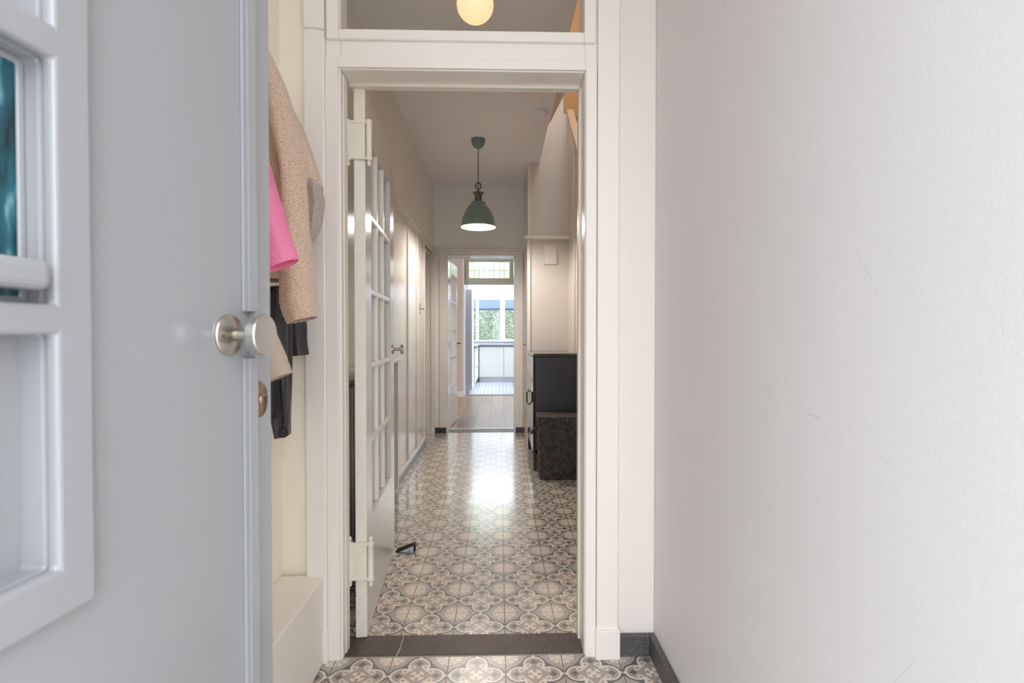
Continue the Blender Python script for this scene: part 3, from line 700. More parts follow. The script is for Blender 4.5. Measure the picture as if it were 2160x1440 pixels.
s200 = dp(200, 700, 0.012)[0]
s118 = dp(119, 700, 0.012)[0]
s_in = s118 - 0.36                              # other side of the panels
zTop = 2.05
zw1 = dp(118, 127, 0.012)[1]; zw0 = dp(118, 641, 0.012)[1]
zp1 = dp(120, 706, 0.012)[1]; zp0 = dp(122, 1203, 0.012)[1]
zt0 = dp(110, 50, 0.012)[1]
zf0 = dp(199, 1266, 0.012)[1]
sr = s_in - 0.10
# leaf body with the window hole
hz_ = [(s_in, s118, zw0, zw1)]
plate('leaf', -TH, 0, 0, sE, DZ0, DZ1, [(s_in, s118, zp0, zp1), (s_in, s118, zw0, zw1), (s_in, s118, zt0, 2.05)], M_DOOR, d1, 0.003)
boxes('panel_back', [(-TH + 0.003, -0.022, s_in, s118, zp0, zp1), (-TH + 0.003, -0.022, s_in, s118, zt0, 2.05)], M_DOOR, d1)
plate('raised_surround', 0, 0.012, sr, s200, zf0, 2.13, [(s_in, s118, zp0, zp1), (s_in, s118, zw0, zw1), (s_in, s118, zt0, 2.05)], M_DOOR, d1, 0.004, 3)
boxes('lower_panel', [(-0.026, -0.012, s_in + 0.03, s118 - 0.03, zp0 + 0.03, zp1 - 0.03)], M_DOORP, d1, 0.008, 3)
boxes('upper_panel', [(-0.026, -0.012, s_in + 0.03, s118 - 0.03, zt0 + 0.03, 2.02)], M_DOORP, d1, 0.008, 3)
# window in the door
def off_for(px, s_):
    lo, hi = -0.10, 0.012
    for _ in range(40):
        mid = (lo + hi) / 2
        if dp(px, 700, mid)[0] > s_: lo = mid
        else: hi = mid
    return (lo + hi) / 2
ob = off_for(60, s118); gw = 0.006; og = off_for(36, s118 - gw)
plate('glazing_bead', og, ob, s_in, s118, zw0, zw1, [(s_in + gw, s118 - gw, zw0 + gw, zw1 - gw)], M_DOOR, d1, 0.004, 3)
boxes('window_ledge', [(ob, 0.022, s_in + 0.004, s118 - 0.010, zw0 + 0.010, zw0 + 0.034)], M_DOOR, d1, 0.007, 3)
def teal_glass():
    m = bpy.data.materials.new('teal stained glass'); m.use_nodes = True
    nt = m.node_tree; n, l = nt.nodes, nt.links; p = n['Principled BSDF']
    t = n.new('ShaderNodeTexCoord'); mp = n.new('ShaderNodeMapping'); mp.inputs['Scale'].default_value = (1, 60, 14)
    z = n.new('ShaderNodeTexNoise'); z.inputs['Scale'].default_value = 1.0; z.inputs['Detail'].default_value = 5
    l.new(t.outputs['Object'], mp.inputs[0]); l.new(mp.outputs[0], z.inputs['Vector'])
    r = n.new('ShaderNodeValToRGB'); l.new(z.outputs['Fac'], r.inputs[0]); l.new(r.outputs[0], p.inputs['Base Color'])
    el = r.color_ramp.elements; el[0].position = 0.3; el[0].color = rgb(10, 30, 36); el[1].position = 0.56; el[1].color = rgb(34, 92, 104)
    x = el.new(0.72); x.color = rgb(132, 180, 184)
    p.inputs['Roughness'].default_value = 0.12
    b = n.new('ShaderNodeBump'); b.inputs['Strength'].default_value = 0.9; b.inputs['Distance'].default_value = 0.004
    l.new(z.outputs['Fac'], b.inputs['Height']); l.new(b.outputs[0], p.inputs['Normal'])
    return m
tag(boxes('pane', [(og - 0.004, og, s_in + 0.002, s118 - 0.002, zw0 + 0.002, zw1 - 0.002)], teal_glass(), d1), 'teal ribbed glass pane')
# astragal strip near the free edge
q0, q1, q2 = dp(510, 700, 0.0)[0], dp(526, 700, 0.014)[0], dp(545, 700, 0.014)[0]
zk = dp(487, 706, 0.0)[1]
RH = 0.031
for za, zb in ((DZ0, zk - RH), (zk + RH, DZ1)):
    prism('weather_strip', [(0, q0), (0.004, q0 + 0.0005), (0.014, q1), (0.014, q2), (0.0, q2 + 0.001)], 2, za, zb, M_DOOR, d1, 0.0015)
prism('weather_strip', [(0, q0 + 0.03), (0.012, q1 + 0.016), (0.014, q2), (0, q2 + 0.001)], 2, zk - RH, zk + RH, M_DOOR, d1, 0.001)
# knob
sk, zk = dp(487, 706, 0.004)
kb = empty('knob', (0, sk, zk)); kb.parent = d1; kb['label'] = 'round satin nickel door knob'
RR = 0.0255
lathe('rose', [(0, 0), (RR + .001, 0), (RR + 0.0012, 0.0025), (RR + 0.0004, 0.0038), (0.0150, 0.0095), (0.0085, 0.0115), (0.0085, 0.010), (0, 0.01)], M_STEEL, kb, rot=(0, P2, 0), segs=64, ang=22)
lathe('spindle', [(0.0074, 0.004), (0.0074, 0.040)], M_STEEL, kb, rot=(0, P2, 0), segs=40)
lathe('collar', [(0.0074, 0.0105), (0.0086, 0.0105), (0.0086, 0.0122), (0.0074, 0.0122)], M_BRASS, kb, rot=(0, P2, 0), segs=40)
lathe('grip', [(0, 0.0365), (0.0225, 0.0365), (0.0256, 0.0378), (0.0264, 0.0395), (0.0264, 0.0500), (0.0254, 0.0514), (0, 0.0514)], M_CHROME, kb, rot=(0, P2, 0), segs=72, ang=22)
for a_ in (1.1, 1.1 + 2.09, 1.1 + 4.19):
    lathe('screw', [(0, 0), (0.0026, 0), (0.0026, 0.0014), (0, 0.0018)], M_SCREW, kb, (0.0072, 0.0190 * math.cos(a_), 0.0190 * math.sin(a_)), (0, P2, 0), 14)
# lock rose
sl_, zl = dp(547, 842, 0.0)
lk = empty('lock', (0, sl_, zl)); lk.parent = d1; lk['label'] = 'oval brass keyhole plate'
bm = bmesh.new(); lathe_bm(bm, [(0, 0), (0.016, 0), (0.016, 0.0025), (0.0145, 0.004), (0, 0.0045)], 40)
o = link('lock_plate', bm, M_BRASS, lk, smooth=True); o.rotation_euler = (0, P2, 0); o.scale = (1.55, 1.0, 1.0)
bm = bmesh.new(); lathe_bm(bm, [(0, 0), (0.0085, 0), (0.0085, 0.007), (0, 0.0075)], 28)
o = link('cylinder', bm, M_BRASS, lk, smooth=True); o.rotation_euler = (0, P2, 0)
boxes('keyway', [(0.0072, 0.0078, -0.0012, 0.0012, -0.004, 0.004)], M_DARK, lk)

# ------------------------------------------------------------------ door_2 : glazed hall door
HX, HY = -0.503, 1.925
FX, FYY = -0.562, 2.72
L2 = math.hypot(FX - HX, FYY - HY); a2 = math.atan2(-(FX - HX), FYY - HY)
d2 = st(empty('door_2', (HX, HY, 0), a2), 'white glazed hall door with fifteen panes standing open', 'door')
T2 = 0.040
z0, z1 = 0.006, 2.086
s0, s1 = 0.125, 0.665
zg0, zg1 = 0.43, 1.925
plate('leaf', -T2, 0, 0, L2, z0, z1, [(s0, s1, zg0, zg1)], M_TRIMH, d2, 0.002)
boxes('edge_strip', [(-T2 - 0.001, 0.001, -0.005, -0.0005, z0, z1)], M_OLD, d2, 0.005, 3)
mm = []
cw = (s1 - s0) / 3; rh = (zg1 - zg0) / 5
for i in (1, 2): mm.append((-T2 + 0.006, -0.004, s0 + i * cw - 0.011, s0 + i * cw + 0.011, zg0, zg1))
for j in range(1, 5): mm.append((-T2 + 0.004, -0.002, s0, s1, zg0 + j * rh - 0.012, zg0 + j * rh + 0.012))
boxes('glazing_bars', mm, M_TRIM, d2, 0.005, 2)
for i in range(3):
    for j in range(5):
        boxes('pane', [(-T2 / 2 - 0.0015, -T2 / 2 + 0.0015, s0 + i * cw + 0.01, s0 + (i + 1) * cw - 0.01, zg0 + j * rh + 0.01, zg0 + (j + 1) * rh - 0.01)], M_GLASSR, d2)
k2 = empty('knob', (0, L2 - 0.055, 1.075)); k2.parent = d2; k2['label'] = 'round nickel knob'
lathe('rose', [(0, 0), (0.025, 0), (0.025, 0.004), (0.012, 0.008), (0, 0.008)], M_STEEL, k2, rot=(0, P2, 0), segs=32)
lathe('grip', [(0.008, 0.004), (0.008, 0.040), (0.022, 0.042), (0.026, 0.045), (0.026, 0.052), (0.023, 0.055), (0, 0.056)], M_STEEL, k2, rot=(0, P2, 0), segs=32)
for zc, fin in ((1.876, False), (0.300, True)):
    h = empty('hinge', (0, 0, zc)); h.parent = d2; h['label'] = 'heavy painted hinge with ball finials' if fin else 'heavy painted hinge'
    h.rotation_euler = (0, 0, -a2)
    hh = 0.075
    boxes('plate', [(-0.052, 0.004, -0.017, -0.008, -hh + 0.006, hh - 0.006)], M_OLD, h, 0.002)
    boxes('strap', [(-0.066, 0.020, -0.021, -0.007, hh - 0.014, hh - 0.004), (-0.066, 0.020, -0.021, -0.007, -hh + 0.004, -hh + 0.012)], M_OLD, h, 0.002)
    prof = [(0, -hh), (0.0100, -hh), (0.0120, -hh + 0.004), (0.0120, -hh + 0.014), (0.0106, -hh + 0.016), (0.0106, hh - 0.016), (0.0120, hh - 0.014), (0.0120, hh - 0.003), (0.0100, hh), (0, hh)]
    ball = lambda s: [(0.0045, s * hh), (0.0045, s * (hh + 0.004)), (0.0078, s * (hh + 0.009)), (0.0078, s * (hh + 0.014)), (0.004, s * (hh + 0.020)), (0, s * (hh + 0.021))]
    for x_, rr in ((-0.060, 1.0), (0.0185, 1.0)):
        bm = bmesh.new(); lathe_bm(bm, prof, 20)
        lathe_bm(bm, ball(-1), 16)
        if fin: lathe_bm(bm, ball(1), 16)
        o = link('barrel', bm, M_OLD, h, smooth=True); o.location = (x_, -0.014, 0)
        e_ = o.modifiers.new('s', 'EDGE_SPLIT'); e_.split_angle = 0.7
    boxes('leaf_plate', [(-0.085, -0.060, -0.022, -0.012, -hh - 0.01, hh + 0.01)], M_OLD, h, 0.002)

# ------------------------------------------------------------------ door_3 : far glazed door, swung into the living room
p0 = at(950.5, 905, 6.20); p1 = Vector((at(965, 800, 6.86).x, 6.86, 0))
L3 = math.hypot(p1.x - p0.x, p1.y - p0.y); a3 = math.atan2(-(p1.x - p0.x), p1.y - p0.y)
d3 = st(empty('door_3', (p0.x, p0.y, 0), a3), 'far white glazed door opened into the living room', 'door')
s0, s1, zg0, zg1, T3 = 0.10, L3 - 0.10, 0.52, 1.90, 0.042
plate('leaf', -T3, 0, 0, L3, 0.012, 2.05, [(s0, s1, zg0, zg1)], M_TRIM, d3, 0.002)
mm = []; cw = (s1 - s0) / 3; rh = (zg1 - zg0) / 4
for i in (1, 2): mm.append((-T3 + 0.006, -0.004, s0 + i * cw - 0.010, s0 + i * cw + 0.010, zg0, zg1))
for j in range(1, 4): mm.append((-T3 + 0.004, -0.002, s0, s1, zg0 + j * rh - 0.014, zg0 + j * rh + 0.014))
boxes('glazing_bars', mm, M_TRIM, d3, 0.004)
for i in range(3):
    for j in range(4):
        boxes('pane', [(-T3 / 2 - 0.0015, -T3 / 2 + 0.0015, s0 + i * cw + 0.01, s0 + (i + 1) * cw - 0.01, zg0 + j * rh + 0.01, zg0 + (j + 1) * rh - 0.01)], M_GLASS, d3)
bm = bmesh.new(); tube_bm(bm, [(0.0, 0, 0), (0.05, 0, 0), (0.058, -0.01, 0), (0.058, -0.11, 0)], 0.009, 10)
o = link('handle', bm, M_STEEL, d3, smooth=True); o.location = (0, L3 - 0.05, 1.03)
lathe('handle_rose', [(0, 0), (0.024, 0), (0.024, 0.006), (0, 0.007)], M_STEEL, d3, (0, L3 - 0.05, 1.03), (0, P2, 0), 20)

# ------------------------------------------------------------------ lamps
gl = tag(empty('globe_lamp', (-0.115, 2.45, ZC)), 'lit opal glass globe ceiling lamp seen through the transom', 'lamp')
lathe('lamp_base', [(0, 0), (0.075, 0), (0.075, -0.018), (0.06, -0.03), (0, -0.03)], M_STEEL, gl, segs=40)
lathe('lamp_stem', [(0.02, -0.02), (0.02, -0.075), (0.045, -0.08), (0.045, -0.10)], M_STEEL, gl, segs=28)
rg = 0.088; gp = []
for i in range(25):
    t = math.pi * i / 24
    gp.append((rg * math.sin(t) if 0 < i < 24 else 0, rg * 0.90 * math.cos(t) * (1 if t < P2 else 1.05)))
lathe('lamp_shade', gp, M_OPAL, gl, (0, 0, -0.158), segs=48, sharp=False)

pd = tag(empty('pendant_lamp', (PEND[0], PEND[1], ZC)), 'sage green bell-shaped metal pendant lamp, lit', 'lamp')
lathe('ceiling_rose', [(0, 0), (0.062, 0), (0.063, -0.012), (0.056, -0.040), (0.040, -0.066), (0.018, -0.080), (0.006, -0.083), (0.005, -0.092), (0, -0.092)], M_GREEN, pd, segs=40)
def pz(py): return at(1009, py, PEND[1]).z - ZC
z_ring_t, z_ring_b, z_col_t, z_col_b, z_sh_t, z_rim = pz(385), pz(399), pz(405), pz(410), pz(425), pz(479.5)
tube('cord', [(0, 0, -0.085), (0, 0, z_ring_b + 0.015)], 0.0035, M_BLACK, pd, 8)
zr = (z_ring_t + z_ring_b) / 2; R_ = (z_ring_t - z_ring_b) / 2
tube('ring', [(0.8 * R_ * math.cos(t * math.pi / 12), 0, zr + R_ * math.sin(t * math.pi / 12)) for t in range(24)], 0.006, M_BRONZE, pd, 8, True)
lathe('lamp_cap', [(0.004, z_ring_b + 0.005), (0.008, z_ring_b - 0.008), (0.012, z_col_t), (0.018, z_col_t - 0.002), (0.050, z_col_t - 0.006), (0.050, z_col_t - 0.014), (0.036, z_col_t - 0.024), (0.031, z_col_t - 0.030), (0.031, z_sh_t)], M_BRONZE, pd, segs=36)
hS = z_sh_t - z_rim
prof = [(0.031, z_sh_t), (0.055, z_sh_t - 0.002), (0.066, z_sh_t - 0.010), (0.068, z_sh_t - 0.030), (0.070, z_sh_t - 0.036)]
N_ = 14
for i in range(1, N_ + 1):
    t = i / N_
    prof.append((0.070 + 0.078 * math.sin(t * P2) ** 0.85, z_sh_t - 0.036 - (hS - 0.044) * (1 - math.cos(t * P2)) ** 0.92 if False else z_sh_t - 0.036 - (hS - 0.044) * t ** 1.25))
prof += [(0.1535, z_rim + 0.004), (0.1545, z_rim)]
lathe('lamp_shade', prof, M_GREEN, pd, segs=64)
inn = [(r - 0.003, z - 0.001) for r, z in prof[2:-1]] + [(0.1535, z_rim + 0.0005)]
inn = [(0, z_sh_t - 0.012)] + inn
lathe('shade_lining', inn, M_INNER, pd, segs=64)
lathe('bulb', [(0, 0.045), (0.014, 0.04), (0.016, 0.02), (0.03, -0.005), (0.032, -0.02), (0.024, -0.04), (0, -0.05)], M_BULB, pd, (0, 0, z_rim + 0.12), segs=24, sharp=False)

sd = tag(empty('smoke_detector', (0.322, 3.97, ZC)), 'round white smoke detector on the hall ceiling', 'smoke detector')
lathe('body', [(0, 0), (0.048, 0), (0.052, -0.004), (0.052, -0.030), (0.046, -0.038), (0.0, -0.040)], M_PLASTIC, sd, segs=40)
lathe('indicator', [(0, -0.039), (0.004, -0.039), (0.003, -0.042), (0, -0.042)], M_DARK, sd, (0.028, -0.02, 0), segs=10)

# ------------------------------------------------------------------ locker cabinet
lx0, lx1, ly0, ly1, lz0, lz1 = 0.283, 0.668, 4.26, 5.10, 0.15, 0.99
lc = tag(empty('metal_locker', (lx0, ly0, 0)), 'black metal locker cabinet on legs against the right side of the hall', 'cabinet')
W_, D_2 = lx1 - lx0, ly1 - ly0
boxes('body', [(0.018, W_, 0, D_2, lz0, lz1 - 0.028), (0.018, W_, 0.0, D_2, lz0, lz0 + 0.03)], M_LOCKER, lc, 0.003)
boxes('top', [(0.0, W_ + 0.002, -0.004, D_2 + 0.004, lz1 - 0.027, lz1)], M_LOCKERF, lc, 0.004)
for k in range(2):
    y0_, y1_ = 0.004 + k * D_2 / 2, D_2 / 2 * (k + 1) - 0.004
    dr = boxes('door', [(0.0, 0.016, y0_, y1_, lz0 + 0.004, lz1 - 0.032)], M_LOCKERF, lc, 0.003)
    boxes('vents', [(-0.002, 0.001, y0_ + 0.08 + c * 0.14, y0_ + 0.19 + c * 0.14, lz1 - 0.11 - r * 0.022, lz1 - 0.104 - r * 0.022) for r in range(5) for c in range(2)], M_PLASTIC, dr)
    if k == 0:
        yc, zc, hh2 = 0.07, 0.614, 0.062
        pts = [(-0.004, yc, zc - hh2 * .62), (-0.026, yc, zc - hh2), (-0.048, yc, zc - hh2 * .62), (-0.048, yc, zc + hh2 * .62), (-0.026, yc, zc + hh2), (-0.004, yc, zc + hh2 * .62)]
        bm = bmesh.new(); tube_bm(bm, pts, 0.0055, 8, True); link('handle', bm, M_BLACK, dr)
for x_ in (0.006, W_ - 0.03):
    for y_ in (0.006, D_2 - 0.03):
        boxes('leg', [(x_, x_ + 0.024, y_, y_ + 0.024, 0, lz0)], M_BLACK, lc, 0.001)

# ------------------------------------------------------------------ wicker hamper
def wicker():
    m = bpy.data.materials.new('black woven paper cord'); m.use_nodes = True
    nt = m.node_tree; n, l = nt.nodes, nt.links; X.nt = nt; p = n['Principled BSDF']
    t = n.new('ShaderNodeTexCoord'); s = n.new('ShaderNodeSeparateXYZ'); l.new(t.outputs['Object'], s.inputs[0])
    g = n.new('ShaderNodeNewGeometry'); sn = n.new('ShaderNodeSeparateXYZ'); l.new(g.outputs['Normal'], sn.inputs[0])
    x, y, z = (X(s.outputs[i]) for i in range(3))
    nz = Abs(X(sn.outputs[2])); nxx = Abs(X(sn.outputs[0]))
    top = nz > 0.7; side = nxx > 0.7
    u = x + side * (y - x)
    v = z + top * (y - z)
    cell = 0.021
    U, V = u / cell, v / cell
    par = Fr((Fl(U) + Fl(V)) * 0.5) * 2.0
    bu = 1.0 - Abs((Fr(U) - 0.5) * 2.0); bv = 1.0 - Abs((Fr(V) - 0.5) * 2.0)
    q = (0.5 - Abs(Fr(U) - 0.5)) * 2; 
    h = Sq(Min(par * bv + (1.0 - par) * bu, 1.0)) * 0.8 + Min(Min(bu, bv) * 5.0, 1.0) * 0.2
    nzt = n.new('ShaderNodeTexNoise'); nzt.inputs['Scale'].default_value = 190; l.new(t.outputs['Object'], nzt.inputs['Vector'])
    b = n.new('ShaderNodeBump'); b.inputs['Strength'].default_value = 1.0; b.inputs['Distance'].default_value = 0.006
    l.new((h + X(nzt.outputs['Fac']) * 0.25).s, b.inputs['Height']); l.new(b.outputs[0], p.inputs['Normal'])
    wn_ = n.new('ShaderNodeTexWhiteNoise'); wn_.noise_dimensions = '2D'
    cb = n.new('ShaderNodeCombineXYZ'); l.new(Fl(U).s, cb.inputs[0]); l.new(Fl(V).s, cb.inputs[1]); l.new(cb.outputs[0], wn_.inputs['Vector'])
    f = X(wn_.outputs['Value']) * 0.6 + X(nzt.outputs['Fac']) * 0.4
    c = mixc(nt, f, rgb(30, 28, 28), rgb(92, 86, 82))
    c = mixc(nt, Min(bu, bv) < 0.05, c, rgb(14, 13, 13))
    l.new(c, p.inputs['Base Color']); p.inputs['Roughness'].default_value = 0.55
    return m
M_WICK = wicker()
bx, by = 0.315, 3.98
hm = tag(empty('laundry_basket', (bx, by, 0)), 'black woven lidded laundry basket in front of the metal locker', 'basket')
bm = bmesh.new()
def frus(bm, x0, x1, y0, y1, z0, z1, d):
    lo = [(x0 + d, y0 + d), (x1 - d, y0 + d), (x1 - d, y1 - d * .3), (x0 + d, y1 - d * .3)]; hi = [(x0, y0), (x1, y0), (x1, y1), (x0, y1)]
    A = [bm.verts.new((*p, z0)) for p in lo]; B = [bm.verts.new((*p, z1)) for p in hi]
    bm.faces.new(A[::-1]); bm.faces.new(B)
    for i in range(4): bm.faces.new((A[i], A[(i + 1) % 4], B[(i + 1) % 4], B[i]))
frus(bm, -0.005, 0.360, 0.0, 0.255, 0.0, 0.455, 0.012)
link('body', bm, M_WICK, hm, 0.008, 3)
boxes('lid', [(-0.013, 0.368, -0.008, 0.262, 0.452, 0.505)], M_WICK, hm, 0.008, 3)
tube('handle', [(-0.004, 0.08, 0.40), (-0.028, 0.085, 0.392), (-0.044, 0.10, 0.372), (-0.052, 0.12, 0.352), (-0.046, 0.14, 0.350), (-0.030, 0.155, 0.375), (-0.004, 0.165, 0.395)], 0.009, M_BLACK, hm, 8)

# ------------------------------------------------------------------ radiator with shelf behind the open door
ra = tag(empty('radiator', (XL, 2.25, 0)), 'grey ribbed radiator half hidden behind the open hall door', 'radiator')
M_RAD = mat('grey radiator enamel', rgb(126, 128, 122), 0.35)
boxes('fins', [(0.02, 0.066, i * 0.045, i * 0.045 + 0.026, 0.12, 0.90) for i in range(26)], M_RAD, ra, 0.005)
for zz in (0.13, 0.85): boxes('header', [(0.03, 0.056, 0.0, 1.15, zz, zz + .04)], M_RAD, ra)
boxes('foot', [(0.03, 0.056, 0.05, 0.08, 0, 0.14)], M_RAD, ra); boxes('foot', [(0.03, 0.056, 1.05, 1.08, 0, 0.14)], M_RAD, ra)
sh = tag(boxes('radiator_shelf', [(XL + 0.008, XL + 0.09, 2.0, 3.50, 0.965, 0.985), (XL + 0.008, XL + 0.02, 2.0, 3.5, 0.92, 0.965)], M_TRIMH, bevel=0.003), 'narrow white shelf above the radiator behind the hall door', 'shelf')
boxes('end_panel', [(XL + 0.010, XL + 0.078, 3.47, 3.492, 0.0, 0.964)], M_TRIMH, sh, 0.002)
lathe('valve', [(0, 0), (0.006, 0), (0.006, 0.02), (0.010, 0.022), (0.010, 0.03), (0, 0.03)], M_PLASTIC, sh, (XL + 0.07, 3.46, 0.09), (P2, 0, 0), 12)

# ------------------------------------------------------------------ door wedge
we = tag(empty('door_wedge', (-0.548, 2.70, 0), -0.12), 'black rubber and metal wedge under the open hall door', 'door wedge')
prism('rubber', [(0, 0.0), (0.10, 0.0), (0.10, 0.045), (0.095, 0.047), (0.0, 0.007)], 1, -0.020, 0.020, M_BLACK, we, 0.002)
prism('side_plate', [(0.022, 0.004), (0.098, 0.004), (0.098, 0.040)], 1, -0.0225, -0.0195, mat('brushed aluminium wedge side', rgb(196, 200, 210), 0.4, 0.3), we)
lathe('screw', [(0, 0), (0.003, 0), (0.003, 0.002), (0, 0.002)], M_DARK, we, (0.078, -0.0225, 0.012), (P2, 0, 0), 10)
tube('hook', [(0.10, 0, 0.028), (0.112, 0, 0.032), (0.114, 0, 0.042), (0.106, 0, 0.045)], 0.0025, M_BLACK, we, 6)

# ------------------------------------------------------------------ coats on the left wall
def garment(name, spine, m, parent, segs=28, open_end=True, fold=0.1, nf=5, seed=0, smooth_steps=5, thick=0.004, disp=0.0, phase=0.0):
    """hanging sleeve/body: spine = [(point, r_across, r_depth)], folded lengthwise; open at the lower end"""
    rnd = random.Random(seed); ph = rnd.uniform(0, 6.28) + phase
    P = []
    n = len(spine)
    def cr_(a, b, c, d, t):
        return 0.5 * ((2 * b) + (-a + c) * t + (2 * a - 5 * b + 4 * c - d) * t * t + (-a + 3 * b - 3 * c + d) * t ** 3)
    for i in range(n - 1):
        a, b, c, d = spine[max(i - 1, 0)], spine[i], spine[i + 1], spine[min(i + 2, n - 1)]
        for k in range(smooth_steps):
            t = k / smooth_steps
            P.append((cr_(a[0], b[0], c[0], d[0], t), cr_(a[1], b[1], c[1], d[1], t), cr_(a[2], b[2], c[2], d[2], t)))
    P.append(spine[-1])
    bm = bmesh.new(); rings = []
    N = len(P)
    for i, (c, ra_, rb_) in enumerate(P):
        t = ((P[min(i + 1, N - 1)][0]) - (P[max(i - 1, 0)][0])).normalized()
        u = Vector((1, 0, 0)); u = (u - t * u.dot(t)).normalized(); w = t.cross(u)
        ring = []
        for k in range(segs):
            th = 2 * math.pi * k / segs
            f = 1 + fold * math.sin(nf * th + ph + i * 0.12) + fold * 0.5 * math.sin((nf + 3) * th - i * 0.2 + ph * 2)
            ring.append(bm.verts.new(c + u * math.cos(th) * ra_ * f + w * math.sin(th) * rb_ * f))
        rings.append(ring)
    for A, B in zip(rings, rings[1:]):
        for k in range(segs):
            j = (k + 1) % segs; bm.faces.new((A[k], A[j], B[j], B[k]))
    bm.faces.new(rings[0][::-1])
    if not open_end: bm.faces.new(rings[-1])
    o = link(name, bm, m, parent, smooth=True)
    if open_end:
        so = o.modifiers.new('thick', 'SOLIDIFY'); so.thickness = thick; so.offset = -1
    ss = o.modifiers.new('sub', 'SUBSURF'); ss.levels = ss.render_levels = 2 if not disp else 3
    if disp:
        if 'curl' not in bpy.data.textures:
            tx = bpy.data.textures.new('curl', 'VORONOI'); tx.noise_scale = 0.0085; tx.distance_metric = 'DISTANCE'; tx.noise_intensity = 1.3
        dm = o.modifiers.new('curl', 'DISPLACE'); dm.texture = bpy.data.textures['curl']; dm.strength = -disp; dm.mid_level = 0.3; dm.texture_coords = 'GLOBAL'
    return o
def sherpa(name, col, dark):
    m = bpy.data.materials.new(name); m.use_nodes = True
    nt = m.node_tree; n, l = nt.nodes, nt.links; p = n['Principled BSDF']
    t = n.new('ShaderNodeTexCoord'); w = n.new('ShaderNodeTexNoise'); w.inputs['Scale'].default_value = 230; w.inputs['Detail'].default_value = 1
    va = n.new('ShaderNodeVectorMath'); va.operation = 'MULTIPLY_ADD'; va.inputs[1].default_value = (0.0048, 0.0048, 0.0048)
    l.new(t.outputs['Object'], w.inputs['Vector']); l.new(w.outputs['Color'], va.inputs[0]); l.new(t.outputs['Object'], va.inputs[2])
    v = n.new('ShaderNodeTexVoronoi'); v.feature = 'DISTANCE_TO_EDGE'; v.inputs['Scale'].default_value = 195; l.new(va.outputs[0], v.inputs['Vector'])
    r = n.new('ShaderNodeValToRGB'); l.new(v.outputs['Distance'], r.inputs[0])
    r.color_ramp.interpolation = 'EASE'
    r.color_ramp.elements[0].position = 0.0; r.color_ramp.elements[0].color = dark
    r.color_ramp.elements[1].position = 0.12; r.color_ramp.elements[1].color = col
    l.new(r.outputs[0], p.inputs['Base Color']); p.inputs['Roughness'].default_value = 0.95
    p.inputs['Sheen Weight'].default_value = 0.4
    b = n.new('ShaderNodeBump'); b.inputs['Strength'].default_value = 0.7; b.inputs['Distance'].default_value = 0.003
    l.new(v.outputs['Distance'], b.inputs['Height']); l.new(b.outputs[0], p.inputs['Normal'])
    return m
M_TED = sherpa('beige curly fleece', rgb(236, 212, 187), rgb(186, 150, 124))
M_TEDI = sherpa('grey beige fleece inside', rgb(200, 184, 170), rgb(152, 136, 124))
M_PINK = mat('pink coated fabric', rgb(255, 142, 184), 0.45, bump=0.3, bscale=18, bdist=0.004)
M_PINKD = mat('pink seam', rgb(214, 84, 134), 0.6)
M_BLK = mat('charcoal nylon', rgb(64, 62, 64), 0.42, bump=0.6, bscale=22, bdist=0.006)
M_BLK2 = mat('black fabric', rgb(34, 32, 33), 0.6, bump=0.5, bscale=30, bdist=0.004)
M_BEI = mat('beige wool cloth', rgb(204, 182, 162), 0.75, bump=0.2, bscale=120)

def sp(lst, Y, k):
    "spine from pixels: (px, py, r_px, depth radius m [, dY])"
    out = []
    for q in lst:
        y = Y + (q[4] if len(q) > 4 else 0)
        out.append((at(q[0], q[1], y), q[2] * y / FPX, q[3]))
    return out

tc_ = tag(empty('teddy_coat', (XL, 1.52, 1.92)), 'beige curly fleece coat hanging topmost on the left wall', 'coat')
inv = Vector(tc_.location)
def shift(o, e_): o.location = -Vector(e_.location); return o
shift(garment('coat_body', sp([(548, 95, 14, .03), (556, 150, 26, .06), (556, 260, 40, .07), (556, 420, 44, .08), (552, 540, 44, .09), (552, 590, 42, .09)], 1.54, 1), M_TED, tc_, fold=0.07, nf=4, disp=0.0022), tc_)
shift(garment('sleeve', sp([(562, 118, 10, .03), (584, 190, 20, .045), (602, 270, 25, .05), (616, 340, 24, .05), (621, 410, 24, .048), (622, 480, 27, .05), (626, 560, 33, .055), (629, 625, 37, .055), (634, 652, 36, .052), (640, 676, 31, .042)], 1.42, 1), M_TED, tc_, fold=0.05, nf=3, disp=0.0022, seed=2), tc_)
shift(garment('sleeve', sp([(584, 190, 8, .03), (606, 250, 22, .05), (630, 320, 26, .055), (648, 375, 27, .055), (658, 405, 25, .05)], 1.56, 1), M_TED, tc_, fold=0.10, nf=3, disp=0.0022, seed=5), tc_)
shift(garment('turned_cuff', sp([(648, 374, 6, .02), (655, 396, 23, .05), (662, 430, 22, .05), (660, 480, 15, .04), (650, 516, 5, .02)], 1.555, 1), M_TEDI, tc_, fold=0.22, nf=3, disp=0.0022, seed=6, open_end=False), tc_)
tag(tc_.children[-1], 'greyish crumpled cuff turned inside out')

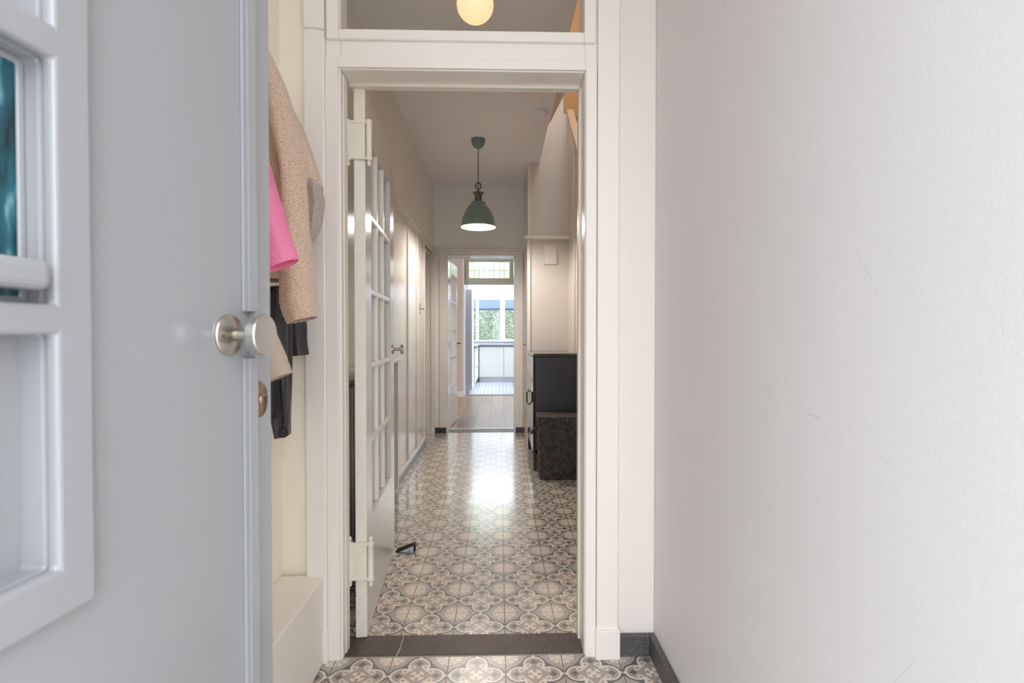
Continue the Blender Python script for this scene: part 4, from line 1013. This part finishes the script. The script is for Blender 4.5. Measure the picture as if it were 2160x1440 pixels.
pk = tag(empty('pink_jacket', (XL, 1.22, 1.6)), 'bright pink jacket hanging in front of the beige fleece coat', 'jacket')
shift(garment('sleeve', sp([(540, 330, 20, .04), (558, 400, 22, .035), (568, 450, 29, .035), (577, 500, 35, .035), (585, 532, 37, .03), (596, 558, 34, .026)], 1.20, 1), M_PINK, pk, fold=0.05, nf=2, seed=9, thick=0.004), pk)
shift(garment('hem_band', sp([(586, 534, 38, .032), (591, 546, 37, .030), (597, 560, 35, .028)], 1.20, 1), M_PINK, pk, fold=0.05, nf=2, seed=9, thick=0.003), pk)
shift(garment('jacket_body', sp([(500, 285, 30, .03), (480, 325, 70, .06), (462, 400, 90, .07), (462, 480, 90, .08), (462, 560, 92, .08)], 1.20, 1), M_PINK, pk, fold=0.08, nf=4, seed=8), pk)

bk = tag(empty('black_jacket', (XL, 1.62, 1.3)), 'charcoal black jacket with a ring zip puller, hanging lowest', 'jacket')
shift(garment('jacket_body', sp([(566, 607, 28, .03), (580, 660, 29, .04), (583, 740, 29, .045), (588, 820, 25, .045), (592, 880, 18, .04), (596, 920, 13, .04)], 1.62, 1), M_BLK, bk, fold=0.09, nf=4, seed=12), bk)
shift(garment('sleeve', sp([(612, 620, 14, .03, .0), (624, 680, 20, .03), (627, 715, 19, .03), (631, 750, 20, .03)], 1.72, 1), M_BLK, bk, fold=0.05, nf=3, seed=13, thick=0.006), bk)
shift(garment('jacket_lining', sp([(560, 607, 24, .02), (566, 700, 14, .02), (570, 800, 12, .02), (574, 885, 9, .02)], 1.55, 1), M_BLK2, bk, fold=0.06, nf=3, seed=14), bk)
zpt = [at(592, 800, 1.565), at(596, 850, 1.568), at(598, 895, 1.57)]
bm = bmesh.new(); tube_bm(bm, zpt, 0.003, 6)
shift(link('zip', bm, M_BLACK, bk, smooth=True), bk)
zc_ = at(598, 912, 1.565)
bm = bmesh.new()
tube_bm(bm, [zc_ + Vector((0.013 * math.cos(t * math.pi / 8), -0.002, 0.014 * math.sin(t * math.pi / 8))) for t in range(16)], 0.0019, 6, True)
tube_bm(bm, [zc_ + Vector((0, 0, 0.012)), zc_ + Vector((-0.002, 0, 0.030))], 0.004, 6)
tube_bm(bm, [zc_ + Vector((0.002 + 0.007 * math.cos(t * math.pi / 8), -0.004, 0.006 + 0.009 * math.sin(t * math.pi / 8))) for t in range(16)], 0.0017, 6, True)
shift(link('zip_puller', bm, M_BLACK, bk, smooth=True), bk)

be = tag(empty('beige_coat', (XL, 1.2, 1.3)), 'smooth beige coat sleeve with turned cuff, over the black jacket', 'coat')
shift(garment('sleeve', sp([(530, 640, 20, .035), (548, 690, 26, .03), (562, 735, 31, .03), (577, 771, 31, .03)], 1.22, 1), M_BEI, be, fold=0.03, nf=2, seed=20, thick=0.004), be)
shift(garment('cuff', sp([(566, 752, 33, .034), (574, 772, 34, .034), (585, 798, 32, .032)], 1.22, 1), M_BEI, be, fold=0.03, nf=2, seed=20, thick=0.004), be)
shift(garment('coat_body', sp([(480, 588, 50, .03), (468, 640, 82, .06), (460, 700, 88, .07), (460, 790, 90, .08)], 1.22, 1), M_BEI, be, fold=0.06, nf=4, seed=18), be)
# end coats
